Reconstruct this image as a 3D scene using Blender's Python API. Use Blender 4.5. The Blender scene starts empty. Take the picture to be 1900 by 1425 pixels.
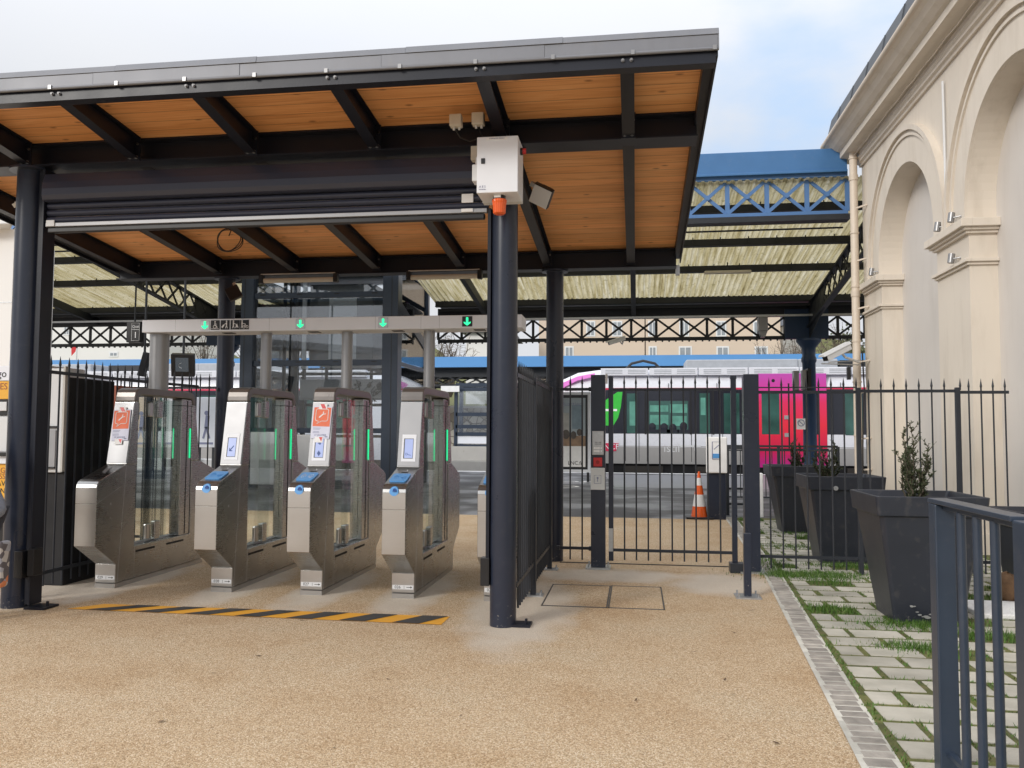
import bpy, bmesh, math, random
from mathutils import Vector, Matrix
random.seed(7)
S = bpy.context.scene
COL = S.collection
R = math.radians

# ------------------------------------------------------------------ camera, sky, sun, exposure
cam_d = bpy.data.cameras.new('camera'); cam = bpy.data.objects.new('camera', cam_d); COL.objects.link(cam)
YAW, PITCH, ROLL, FPX = R(-8.36), R(3.28), R(.287), 1560.0
def cam_axes():
    f = Vector((math.sin(YAW)*math.cos(PITCH), math.cos(YAW)*math.cos(PITCH), math.sin(PITCH)))
    r = Vector((math.cos(YAW), -math.sin(YAW), 0)); u = r.cross(f)
    cr, sr = math.cos(ROLL), math.sin(ROLL)
    return cr*r+sr*u, -sr*r+cr*u, f
CR, CU, CF = cam_axes()
cam.matrix_world = Matrix(((CR.x, CU.x, -CF.x, 0), (CR.y, CU.y, -CF.y, 0), (CR.z, CU.z, -CF.z, 1.6), (0, 0, 0, 1)))
cam_d.sensor_width = 36; cam_d.lens = FPX/1900*36; cam_d.clip_start = .05; cam_d.clip_end = 2000
S.camera = cam
S.view_settings.view_transform = 'Standard'; S.view_settings.look = 'None'; S.view_settings.gamma = 1
S.view_settings.exposure = 0.3
def at(px, py, Y):
    d = CR*((px-950)/FPX) - CU*((py-712.5)/FPX) + CF
    return Vector((0, 0, 1.6)) + d*(Y/d.y)

SUN_EL, SUN_AZ = R(25), R(217)      # azimuth clockwise from +Y: low behind the camera, from the left
sun_dir = Vector((math.sin(SUN_AZ)*math.cos(SUN_EL), math.cos(SUN_AZ)*math.cos(SUN_EL), math.sin(SUN_EL)))
sd = bpy.data.lights.new('sun', 'SUN'); sd.energy = 1.5; sd.angle = R(14); sd.color = (1, .95, .88)
so = bpy.data.objects.new('sun', sd); COL.objects.link(so); so.rotation_euler = sun_dir.to_track_quat('Z', 'Y').to_euler()
W = bpy.data.worlds.new('World'); S.world = W; W.use_nodes = True
def build_world():
    nt = W.node_tree; nt.nodes.clear(); N = nt.nodes.new; L = nt.links.new
    out = N('ShaderNodeOutputWorld'); bg = N('ShaderNodeBackground'); bg.inputs[1].default_value = .12
    sky = N('ShaderNodeTexSky'); sky.sky_type = 'NISHITA'; sky.sun_disc = False
    sky.sun_elevation = SUN_EL; sky.sun_rotation = SUN_AZ
    tc = N('ShaderNodeTexCoord')
    sep = N('ShaderNodeSeparateXYZ'); L(tc.outputs['Generated'], sep.inputs[0])
    # cloud sheet: bright, brighter overhead, with one gap of blue
    nz = N('ShaderNodeTexNoise'); nz.inputs['Scale'].default_value = 3.2; nz.inputs['Detail'].default_value = 7
    mp = N('ShaderNodeMapping'); mp.inputs['Scale'].default_value = (1, 1, 2.2); L(tc.outputs['Generated'], mp.inputs[0]); L(mp.outputs[0], nz.inputs['Vector'])
    gap = Vector((math.sin(R(9.5)), math.cos(R(9.5)), .385)).normalized()
    dist = N('ShaderNodeVectorMath'); dist.operation = 'DISTANCE'; dist.inputs[1].default_value = gap
    nrm = N('ShaderNodeVectorMath'); nrm.operation = 'NORMALIZE'; L(tc.outputs['Generated'], nrm.inputs[0]); L(nrm.outputs[0], dist.inputs[0])
    mul = N('ShaderNodeMath'); mul.operation = 'MULTIPLY_ADD'; mul.inputs[1].default_value = -2.3; mul.inputs[2].default_value = .50; L(dist.outputs['Value'], mul.inputs[0])
    ad = N('ShaderNodeMath'); ad.operation = 'ADD'; L(mul.outputs[0], ad.inputs[0])
    nm = N('ShaderNodeMath'); nm.operation = 'MULTIPLY_ADD'; nm.inputs[1].default_value = 1.25; nm.inputs[2].default_value = -.55; L(nz.outputs['Fac'], nm.inputs[0]); L(nm.outputs[0], ad.inputs[1])
    rp = N('ShaderNodeValToRGB'); rp.color_ramp.elements[0].position = .16; rp.color_ramp.elements[1].position = .62; L(ad.outputs[0], rp.inputs[0])
    zf = N('ShaderNodeMapRange'); zf.inputs[1].default_value = .3; zf.inputs[2].default_value = 1; zf.inputs[3].default_value = 5.5; zf.inputs[4].default_value = 13.0; L(sep.outputs['Z'], zf.inputs[0])
    n2 = N('ShaderNodeTexNoise'); n2.inputs['Scale'].default_value = 2.1; n2.inputs['Detail'].default_value = 6; L(mp.outputs[0], n2.inputs['Vector'])
    cl = N('ShaderNodeMixRGB'); cl.inputs[1].default_value = (.84, .89, .99, 1); cl.inputs[2].default_value = (1, 1, 1.0, 1); L(n2.outputs['Fac'], cl.inputs[0])
    cm = N('ShaderNodeVectorMath'); cm.operation = 'SCALE'; L(cl.outputs[0], cm.inputs[0]); L(zf.outputs[0], cm.inputs['Scale'])
    sk = N('ShaderNodeVectorMath'); sk.operation = 'MULTIPLY_ADD'; sk.inputs[1].default_value = (.55, .6, .68); sk.inputs[2].default_value = (1.3, 2.7, 4.4); L(sky.outputs[0], sk.inputs[0])
    mx = N('ShaderNodeMixRGB'); L(rp.outputs[0], mx.inputs[0]); L(cm.outputs[0], mx.inputs[1]); L(sk.outputs[0], mx.inputs[2])
    L(mx.outputs[0], bg.inputs[0]); L(bg.outputs[0], out.inputs[0])
build_world()

# ------------------------------------------------------------------ helpers
WL = {}
class MB:
    """collects faces of one mesh"""
    def __init__(s): s.v = []; s.f = []; s.m = []; s.mi = 0
    def face(s, pts):
        i = len(s.v); s.v += [tuple(p) for p in pts]; s.f.append(tuple(range(i, i+len(pts)))); s.m.append(s.mi); return s
    def hexa(s, p):            # 8 points: bottom 4 ccw, top 4
        i = len(s.v); s.v += [tuple(q) for q in p]
        for f in ((3,2,1,0),(4,5,6,7),(0,1,5,4),(1,2,6,5),(2,3,7,6),(3,0,4,7)):
            s.f.append(tuple(i+k for k in f)); s.m.append(s.mi)
        return s
    def box(s, x0, x1, y0, y1, z0, z1):
        return s.hexa([(x0,y0,z0),(x1,y0,z0),(x1,y1,z0),(x0,y1,z0),(x0,y0,z1),(x1,y0,z1),(x1,y1,z1),(x0,y1,z1)])
    def bar(s, p, q, w, h, up=(0,0,1)):     # square bar from p to q: w sideways, h along up
        p = Vector(p); q = Vector(q); d = (q-p).normalized(); u = Vector(up)
        a = d.cross(u)
        if a.length < 1e-4: a = d.cross(Vector((0,1,0)))
        a.normalize(); b = a.cross(d).normalized(); a *= w/2; b *= h/2
        return s.hexa([p-a-b, p+a-b, q+a-b, q-a-b, p-a+b, p+a+b, q+a+b, q-a+b])
    def tube(s, pts, r, n=10, caps=True):
        pts = [Vector(p) for p in pts]; rs = r if isinstance(r, (list, tuple)) else [r]*len(pts)
        i0 = len(s.v); ref = None
        for k, p in enumerate(pts):
            d = (pts[min(k+1, len(pts)-1)] - pts[max(k-1, 0)]).normalized()
            if ref is None: ref = Vector((0,0,1)) if abs(d.z) < .9 else Vector((1,0,0))
            a = (ref - d*ref.dot(d)).normalized(); b = d.cross(a); ref = a
            for j in range(n):
                t = 2*math.pi*j/n; s.v.append(tuple(p + a*(rs[k]*math.cos(t)) + b*(rs[k]*math.sin(t))))
        for k in range(len(pts)-1):
            for j in range(n):
                a = i0+k*n+j; b = i0+k*n+(j+1)%n; s.f.append((a, b, b+n, a+n)); s.m.append(s.mi)
        if caps:
            s.f.append(tuple(i0+j for j in reversed(range(n)))); s.m.append(s.mi)
            e = i0+(len(pts)-1)*n; s.f.append(tuple(e+j for j in range(n))); s.m.append(s.mi)
        return s
    def prism(s, prof, axis, a, b):         # 2D profile (in the other two axes, cyclic order) extruded a..b
        def P(u, w, t): return {'X': (t,u,w), 'Y': (u,t,w), 'Z': (u,w,t)}[axis]
        n = len(prof); i = len(s.v)
        s.v += [P(u,w,a) for u,w in prof] + [P(u,w,b) for u,w in prof]
        for k in range(n):
            j = (k+1) % n; s.f.append((i+k, i+j, i+n+j, i+n+k)); s.m.append(s.mi)
        s.f.append(tuple(i+k for k in reversed(range(n)))); s.m.append(s.mi)
        s.f.append(tuple(i+n+k for k in range(n))); s.m.append(s.mi)
        return s
    def lathe(s, prof, c, n=20):            # prof: (r,z), around the vertical through c
        i0 = len(s.v)
        for r, z in prof:
            for j in range(n):
                t = 2*math.pi*j/n; s.v.append((c[0]+r*math.cos(t), c[1]+r*math.sin(t), c[2]+z))
        for k in range(len(prof)-1):
            for j in range(n):
                a = i0+k*n+j; b = i0+k*n+(j+1)%n; s.f.append((a, b, b+n, a+n)); s.m.append(s.mi)
        s.f.append(tuple(i0+j for j in reversed(range(n)))); s.m.append(s.mi)
        e = i0+(len(prof)-1)*n; s.f.append(tuple(e+j for j in range(n))); s.m.append(s.mi)
        return s
    def ball(s, c, r, n=10, sx=1, sy=1, sz=1):
        pr = [(max(1e-4, math.sin(math.pi*k/n))*r, -math.cos(math.pi*k/n)*r*sz) for k in range(n+1)]
        i = len(s.v); s.lathe(pr, c, 2*n)
        for k in range(i, len(s.v)):
            x, y, z = s.v[k]; s.v[k] = (c[0]+(x-c[0])*sx, c[1]+(y-c[1])*sy, z)
        return s
    def build(s, name, mat, parent=None, smooth=False, bevel=0, local=False, seg=2):
        me = bpy.data.meshes.new(name); o = bpy.data.objects.new(name, me); COL.objects.link(o)
        if parent is None:
            xs, ys, zs = zip(*s.v); off = Vector(((min(xs)+max(xs))/2, (min(ys)+max(ys))/2, min(zs))); o.location = off
            WL[o.name] = off
        else:
            o.parent = parent; off = Vector((0,0,0)) if local else WL[parent.name]; WL[o.name] = off
        me.from_pydata([(x-off.x, y-off.y, z-off.z) for x, y, z in s.v], [], s.f)
        for m in (mat if isinstance(mat, (list, tuple)) else [mat]): me.materials.append(m)
        me.polygons.foreach_set('material_index', s.m)
        bm = bmesh.new(); bm.from_mesh(me)
        bmesh.ops.remove_doubles(bm, verts=bm.verts, dist=1e-5) if smooth else None
        bmesh.ops.recalc_face_normals(bm, faces=bm.faces); bm.to_mesh(me); bm.free()
        if smooth:
            me.polygons.foreach_set('use_smooth', [True]*len(me.polygons))
            try: me.set_sharp_from_angle(angle=R(38))
            except Exception: pass
        if bevel:
            b = o.modifiers.new('bevel', 'BEVEL'); b.width = bevel; b.segments = seg; b.limit_method = 'ANGLE'; b.angle_limit = R(40)
        return o
def build_each(mb, name, mat, parent=None, **kw):
    """every loose piece of mb becomes an object of its own"""
    par = list(range(len(mb.v)))
    def fd(a):
        while par[a] != a: par[a] = par[par[a]]; a = par[a]
        return a
    for f in mb.f:
        for k in f[1:]: par[fd(k)] = fd(f[0])
    gr = {}
    for f in mb.f: gr.setdefault(fd(f[0]), []).append(f)
    for fs in gr.values():
        q = MB(); ids = sorted({k for f in fs for k in f}); mp = {k: i for i, k in enumerate(ids)}
        q.v = [mb.v[k] for k in ids]; q.f = [tuple(mp[k] for k in f) for f in fs]; q.m = [0]*len(fs); q.build(name, mat, parent, **kw)
def tag(o, label=None, cat=None, group=None, kind=None):
    if label: o['label'] = label
    if cat: o['category'] = cat
    if group: o['group'] = group
    if kind: o['kind'] = kind
    return o
def thing(name, loc, label, cat, group=None):
    o = bpy.data.objects.new(name, None); COL.objects.link(o); o.location = loc; o.empty_display_size = .2
    WL[o.name] = Vector(loc); return tag(o, label, cat, group)
def copy_thing(o, loc, label=None):
    m = {o: o.copy()}; COL.objects.link(m[o]); m[o].location = loc; WL[m[o].name] = Vector(loc)
    if label: m[o]['label'] = label
    def rec(a):
        for c in list(a.children):
            d = c.copy(); COL.objects.link(d); d.parent = m[a]; m[c] = d; rec(c)
    rec(o); return m[o]
def text(body, size, mat, loc, parent, name='lettering', rot=(R(90),0,0), ext=.0008, align='CENTER', local=False):
    cu = bpy.data.curves.new('txt', 'FONT'); cu.body = body; cu.size = size; cu.extrude = ext; cu.align_x = align; cu.align_y = 'CENTER'; cu.resolution_u = 3
    t = bpy.data.objects.new('txt', cu); COL.objects.link(t)
    dg = bpy.context.evaluated_depsgraph_get(); me = bpy.data.meshes.new_from_object(t.evaluated_get(dg))
    bpy.data.objects.remove(t); bpy.data.curves.remove(cu)
    o = bpy.data.objects.new(name, me); COL.objects.link(o); me.materials.clear(); me.materials.append(mat)
    o.parent = parent; o.location = Vector(loc) - (Vector((0,0,0)) if local else WL[parent.name]); o.rotation_euler = rot
    return o

# ------------------------------------------------------------------ materials
def newmat(name):
    m = bpy.data.materials.new(name); m.use_nodes = True; nt = m.node_tree
    return m, nt, nt.nodes.new, nt.links.new, nt.nodes['Principled BSDF']
def c4(c): return (c[0], c[1], c[2], 1)
def mat(name, col, rough=.5, metal=0, var=.12, scale=6, bump=0, bscale=60, spec=.5, emit=None, es=0, dirt=0, coat=0, foot=0, streak=0):
    """paint-like surface: base colour with slight uneven tone, uneven gloss, fine bump"""
    m, nt, N, L, b = newmat(name)
    b.inputs['Roughness'].default_value = rough; b.inputs['Metallic'].default_value = metal; b.inputs['Specular IOR Level'].default_value = spec
    if coat: b.inputs['Coat Weight'].default_value = coat; b.inputs['Coat Roughness'].default_value = .15
    g = N('ShaderNodeNewGeometry')
    nz = N('ShaderNodeTexNoise'); nz.inputs['Scale'].default_value = scale; nz.inputs['Detail'].default_value = 6; L(g.outputs['Position'], nz.inputs['Vector'])
    mx = N('ShaderNodeMixRGB'); mx.inputs[1].default_value = c4([c*(1-var) for c in col]); mx.inputs[2].default_value = c4([min(1, c*(1+var)) for c in col]); L(nz.outputs['Fac'], mx.inputs[0])
    last = mx.outputs[0]
    if dirt:
        n2 = N('ShaderNodeTexNoise'); n2.inputs['Scale'].default_value = scale*4; n2.inputs['Detail'].default_value = 8; L(g.outputs['Position'], n2.inputs['Vector'])
        r = N('ShaderNodeValToRGB'); r.color_ramp.elements[0].position = .58; r.color_ramp.elements[1].position = .74; L(n2.outputs['Fac'], r.inputs[0])
        md = N('ShaderNodeMath'); md.operation = 'MULTIPLY'; md.inputs[1].default_value = dirt; L(r.outputs[0], md.inputs[0])
        m2 = N('ShaderNodeMixRGB'); m2.inputs[2].default_value = (.3, .26, .2, 1); L(md.outputs[0], m2.inputs[0]); L(last, m2.inputs[1]); last = m2.outputs[0]
    if foot:     # paint chipped and dusty just above the ground
        sp = N('ShaderNodeSeparateXYZ'); L(g.outputs['Position'], sp.inputs[0])
        hz_ = N('ShaderNodeMapRange'); hz_.inputs[1].default_value = .02; hz_.inputs[2].default_value = .30; hz_.inputs[3].default_value = .16; hz_.inputs[4].default_value = 0; L(sp.outputs['Z'], hz_.inputs[0])
        n5 = N('ShaderNodeTexNoise'); n5.inputs['Scale'].default_value = 38; n5.inputs['Detail'].default_value = 6; L(g.outputs['Position'], n5.inputs['Vector'])
        ad = N('ShaderNodeMath'); ad.operation = 'ADD'; L(n5.outputs['Fac'], ad.inputs[0]); L(hz_.outputs[0], ad.inputs[1])
        r5 = N('ShaderNodeValToRGB'); r5.color_ramp.elements[0].position = .755; r5.color_ramp.elements[1].position = .83; L(ad.outputs[0], r5.inputs[0])
        f5 = N('ShaderNodeMath'); f5.operation = 'MULTIPLY'; f5.inputs[1].default_value = foot; L(r5.outputs[0], f5.inputs[0])
        m5 = N('ShaderNodeMixRGB'); m5.inputs[2].default_value = (.36, .33, .29, 1); L(f5.outputs[0], m5.inputs[0]); L(last, m5.inputs[1]); last = m5.outputs[0]
    if streak:   # rain streaks and blotches
        mp = N('ShaderNodeMapping'); mp.inputs['Scale'].default_value = (2.2, 2.2, .4); L(g.outputs['Position'], mp.inputs[0])
        n6 = N('ShaderNodeTexNoise'); n6.inputs['Scale'].default_value = 1.6; n6.inputs['Detail'].default_value = 8; n6.inputs['Roughness'].default_value = .65; L(mp.outputs[0], n6.inputs['Vector'])
        r6 = N('ShaderNodeValToRGB'); r6.color_ramp.elements[0].position = .50; r6.color_ramp.elements[1].position = .78; L(n6.outputs['Fac'], r6.inputs[0])
        f6 = N('ShaderNodeMath'); f6.operation = 'MULTIPLY'; f6.inputs[1].default_value = streak; L(r6.outputs[0], f6.inputs[0])
        m6 = N('ShaderNodeMixRGB'); m6.blend_type = 'MULTIPLY'; m6.inputs[2].default_value = (.62, .58, .52, 1); L(f6.outputs[0], m6.inputs[0]); L(last, m6.inputs[1]); last = m6.outputs[0]
    L(last, b.inputs['Base Color'])
    mr = N('ShaderNodeMapRange'); mr.inputs[3].default_value = max(.03, rough*.8); mr.inputs[4].default_value = min(1, rough*1.2); L(nz.outputs['Fac'], mr.inputs[0]); L(mr.outputs[0], b.inputs['Roughness'])
    if bump:
        n3 = N('ShaderNodeTexNoise'); n3.inputs['Scale'].default_value = bscale; n3.inputs['Detail'].default_value = 4; L(g.outputs['Position'], n3.inputs['Vector'])
        bp = N('ShaderNodeBump'); bp.inputs['Strength'].default_value = bump; bp.inputs['Distance'].default_value = .01; L(n3.outputs['Fac'], bp.inputs['Height']); L(bp.outputs[0], b.inputs['Normal'])
    if emit: b.inputs['Emission Color'].default_value = c4(emit); b.inputs['Emission Strength'].default_value = es
    return m
def glass_mat(name, tint=(.86, .93, .9), refl=.08, rough=.02, gz=.8):
    m, nt, N, L, b = newmat(name); nt.nodes.remove(b)
    out = nt.nodes['Material Output']; tr = N('ShaderNodeBsdfTransparent'); tr.inputs[0].default_value = c4(tint)
    gl = N('ShaderNodeBsdfGlossy'); gl.inputs['Roughness'].default_value = rough
    lw = N('ShaderNodeLayerWeight'); lw.inputs[0].default_value = .25
    ma = N('ShaderNodeMath'); ma.operation = 'MULTIPLY_ADD'; ma.inputs[1].default_value = gz; ma.inputs[2].default_value = refl; L(lw.outputs['Fresnel'], ma.inputs[0])
    mx = N('ShaderNodeMixShader'); L(ma.outputs[0], mx.inputs[0]); L(tr.outputs[0], mx.inputs[1]); L(gl.outputs[0], mx.inputs[2]); L(mx.outputs[0], out.inputs[0])
    return m
def brushed(name, col, rough, axis=(1, 1, 40)):
    m, nt, N, L, b = newmat(name); b.inputs['Metallic'].default_value = 1
    tc = N('ShaderNodeTexCoord'); mp = N('ShaderNodeMapping'); mp.inputs['Scale'].default_value = axis; L(tc.outputs['Object'], mp.inputs[0])
    nz = N('ShaderNodeTexNoise'); nz.inputs['Scale'].default_value = 12; nz.inputs['Detail'].default_value = 5; L(mp.outputs[0], nz.inputs['Vector'])
    n2 = N('ShaderNodeTexNoise'); n2.inputs['Scale'].default_value = 3.5; n2.inputs['Detail'].default_value = 5; L(tc.outputs['Object'], n2.inputs['Vector'])
    ad = N('ShaderNodeMath'); ad.operation = 'MULTIPLY_ADD'; ad.inputs[1].default_value = .45; L(nz.outputs['Fac'], ad.inputs[0]); 
    h = N('ShaderNodeMath'); h.operation = 'MULTIPLY'; h.inputs[1].default_value = .55; L(n2.outputs['Fac'], h.inputs[0]); L(h.outputs[0], ad.inputs[2])
    mx = N('ShaderNodeMixRGB'); mx.inputs[1].default_value = c4([c*.82 for c in col]); mx.inputs[2].default_value = c4([min(1, c*1.14) for c in col]); L(ad.outputs[0], mx.inputs[0]); L(mx.outputs[0], b.inputs['Base Color'])
    mr = N('ShaderNodeMapRange'); mr.inputs[3].default_value = rough*.75; mr.inputs[4].default_value = rough*1.3; L(ad.outputs[0], mr.inputs[0]); L(mr.outputs[0], b.inputs['Roughness'])
    bp = N('ShaderNodeBump'); bp.inputs['Strength'].default_value = .08; bp.inputs['Distance'].default_value = .003; L(nz.outputs['Fac'], bp.inputs['Height']); L(bp.outputs[0], b.inputs['Normal'])
    return m
M = {}
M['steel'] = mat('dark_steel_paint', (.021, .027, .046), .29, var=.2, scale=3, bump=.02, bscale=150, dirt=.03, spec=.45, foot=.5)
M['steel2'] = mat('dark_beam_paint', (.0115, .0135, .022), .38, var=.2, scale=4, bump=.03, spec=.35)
M['shutter'] = mat('slate_blue_shutter_paint', (.040, .046, .074), .33, var=.12, scale=2, spec=.5)
M['rail'] = mat('blue_grey_railing_paint', (.030, .044, .070), .34, var=.15, scale=4, bump=.03, dirt=.04)
M['flash'] = mat('grey_zinc_flashing', (.20, .207, .23), .5, metal=.2, var=.14, scale=2.5, dirt=.1, streak=.3)
M['fencep'] = mat('fence_paint', (.034, .038, .047), .36, var=.2, scale=9, spec=.3)
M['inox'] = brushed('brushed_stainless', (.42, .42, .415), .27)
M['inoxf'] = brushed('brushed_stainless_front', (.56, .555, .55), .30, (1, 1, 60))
M['arch'] = mat('bronze_grey_cap', (.19, .175, .165), .3, metal=.6, var=.1)
M['floodlens'] = mat('grey_lamp_glass', (.6, .6, .61), .3, var=.05)
M['silver'] = mat('silver_grey_plate', (.34, .345, .36), .36, metal=.35, var=.05)
M['bolt'] = mat('dull_bolt_zinc', (.22, .22, .225), .5, metal=.6)
M['galv'] = mat('galvanised', (.5, .51, .52), .4, metal=.8, var=.2, scale=25)
M['pole'] = mat('grey_pole_paint', (.30, .30, .305), .34, metal=.5, var=.06)
M['white'] = mat('white_panel', (.80, .825, .88), .4, var=.03)
M['offwhite'] = mat('offwhite_plastic', (.68, .69, .70), .45, var=.05, dirt=.04)
M['beige'] = mat('beige_plastic', (.62, .58, .5), .5)
M['black'] = mat('black_plastic', (.012, .012, .014), .4)
M['blackm'] = mat('black_void', (.006, .006, .008), .7)
M['orange'] = mat('orange_lens', (.78, .12, .02), .25, var=.1, scale=30)
M['red'] = mat('red_plastic', (.62, .03, .035), .35)
M['glass'] = glass_mat('gate_glass', (.955, .985, .97), .015, gz=.35)
M['liftglass'] = glass_mat('lift_glass', (.90, .93, .95), .13)
M['green'] = mat('green_led', (.02, .4, .15), .4, emit=(.02, .62, .25), es=1.2)
M['greenarrow'] = mat('green_arrow_led', (.02, .5, .2), .4, emit=(.03, .95, .38), es=1.1)
M['screen'] = mat('lit_screen', (.25, .3, .5), .25, emit=(.36, .43, .70), es=.45)
M['bluepad'] = mat('blue_reader_pad', (.10, .33, .70), .34, var=.12, scale=40)
M['bluedark'] = mat('dark_blue_mark', (.015, .06, .25), .35)
M['brown_leaf'] = mat('dry_leaf_brown', (.13, .08, .045), .8, var=.4, scale=40)
M['hatchframe'] = mat('dull_steel_frame', (.10, .095, .09), .5, metal=.4)
M['paper'] = mat('paper', (.70, .72, .86), .7, var=.04)
M['paperred'] = mat('paper_orange_red', (.80, .20, .11), .7, var=.1, scale=12)
M['paperwhite'] = mat('paper_white', (.85, .85, .85), .7)
M['ink'] = mat('grey_ink', (.25, .27, .4), .7)
M['yellow'] = mat('yellow_film', (.80, .42, .04), .5, var=.06)
M['yellowtape'] = mat('yellow_tape', (.75, .36, .03), .6, var=.12, scale=20, dirt=.12)
M['blacktape'] = mat('black_tape', (.045, .043, .042), .65, var=.25, scale=20, dirt=.12)
M['pot'] = mat('charcoal_planter_plastic', (.024, .028, .040), .42, var=.22, scale=3.5, bump=.05, dirt=.08, foot=.3)
M['potin'] = mat('planter_soil', (.045, .034, .025), .95, var=.4, scale=30, bump=.5)
M['stucco'] = mat('cream_render', (.71, .64, .55), .85, streak=.4, var=.07, scale=1.3, bump=.12, bscale=90)
M['stuccop'] = mat('grey_cream_panel', (.65, .61, .57), .85, streak=.2, var=.08, scale=1.1, bump=.15, bscale=110)
M['pipe'] = mat('cream_pipe', (.64, .55, .45), .5, var=.08, dirt=.15)
M['slate'] = mat('slate_edge', (.075, .085, .10), .55, var=.3, scale=8)
M['blue'] = mat('blue_girder_paint', (.055, .165, .36), .45, var=.12, scale=3, dirt=.06)
M['bluelat'] = mat('blue_lattice_paint', (.085, .19, .40), .45, var=.1, scale=6)
M['bluenavy'] = mat('navy_column_paint', (.012, .035, .085), .4, var=.15)
M['bluefar'] = mat('far_blue_fascia', (.10, .30, .62), .5, var=.05, scale=1)
M['irondark'] = mat('dark_iron_paint', (.016, .019, .024), .55, var=.2)
M['ballast'] = mat('track_ballast', (.08, .07, .06), .95, var=.5, scale=14, bump=.8, bscale=20)
M['trainw'] = mat('train_white', (.74, .75, .80), .28, var=.03, coat=.3)
M['traing'] = mat('train_grey', (.36, .35, .34), .35, var=.06)
M['traink'] = mat('train_black_glass', (.018, .02, .03), .12, var=.1)
M['trainwin'] = mat('train_window_green', (.035, .10, .085), .08, var=.9, scale=1.1)
M['trainroof'] = mat('train_roof_kit', (.38, .40, .43), .5, var=.15)
M['leafgreen'] = mat('livery_green', (.05, .52, .06), .35)
M['purple'] = mat('livery_purple', (.55, .12, .45), .35)
M['redstripe'] = mat('livery_red', (.62, .03, .09), .35)
M['skin'] = mat('skin', (.50, .30, .22), .6)
M['jacket'] = mat('blue_grey_jacket', (.30, .35, .46), .8, var=.12, scale=14, bump=.25, bscale=25)
M['trouser'] = mat('dark_trousers', (.05, .05, .06), .85)
M['hair'] = mat('brown_hair', (.05, .03, .02), .6)
M['facade1'] = mat('far_beige_render', (.66, .545, .44), .9, var=.04, scale=.6)
M['facade2'] = mat('far_white_render', (.78, .77, .75), .9, var=.04, scale=.6)
M['winfar'] = mat('far_window', (.30, .33, .36), .2, var=.3, scale=2)
M['shutterfar'] = mat('far_shutter', (.74, .75, .76), .6)
M['concrete'] = mat('pale_concrete', (.56, .54, .50), .85, var=.15, scale=2, dirt=.3)
M['bark'] = mat('bark', (.10, .08, .06), .9, var=.3)
M['whitepaint'] = mat('white_paint', (.75, .75, .74), .6, dirt=.25)
M['chip'] = mat('white_marble_chips', (.78, .78, .78), .8, var=.25, scale=60, bump=.6, bscale=60)
M['terracotta'] = mat('dull_red_cladding', (.34, .10, .055), .6, var=.12)
M['brownball'] = mat('brown_dead_clump', (.16, .09, .045), .9, var=.5, scale=25, bump=.6)

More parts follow.
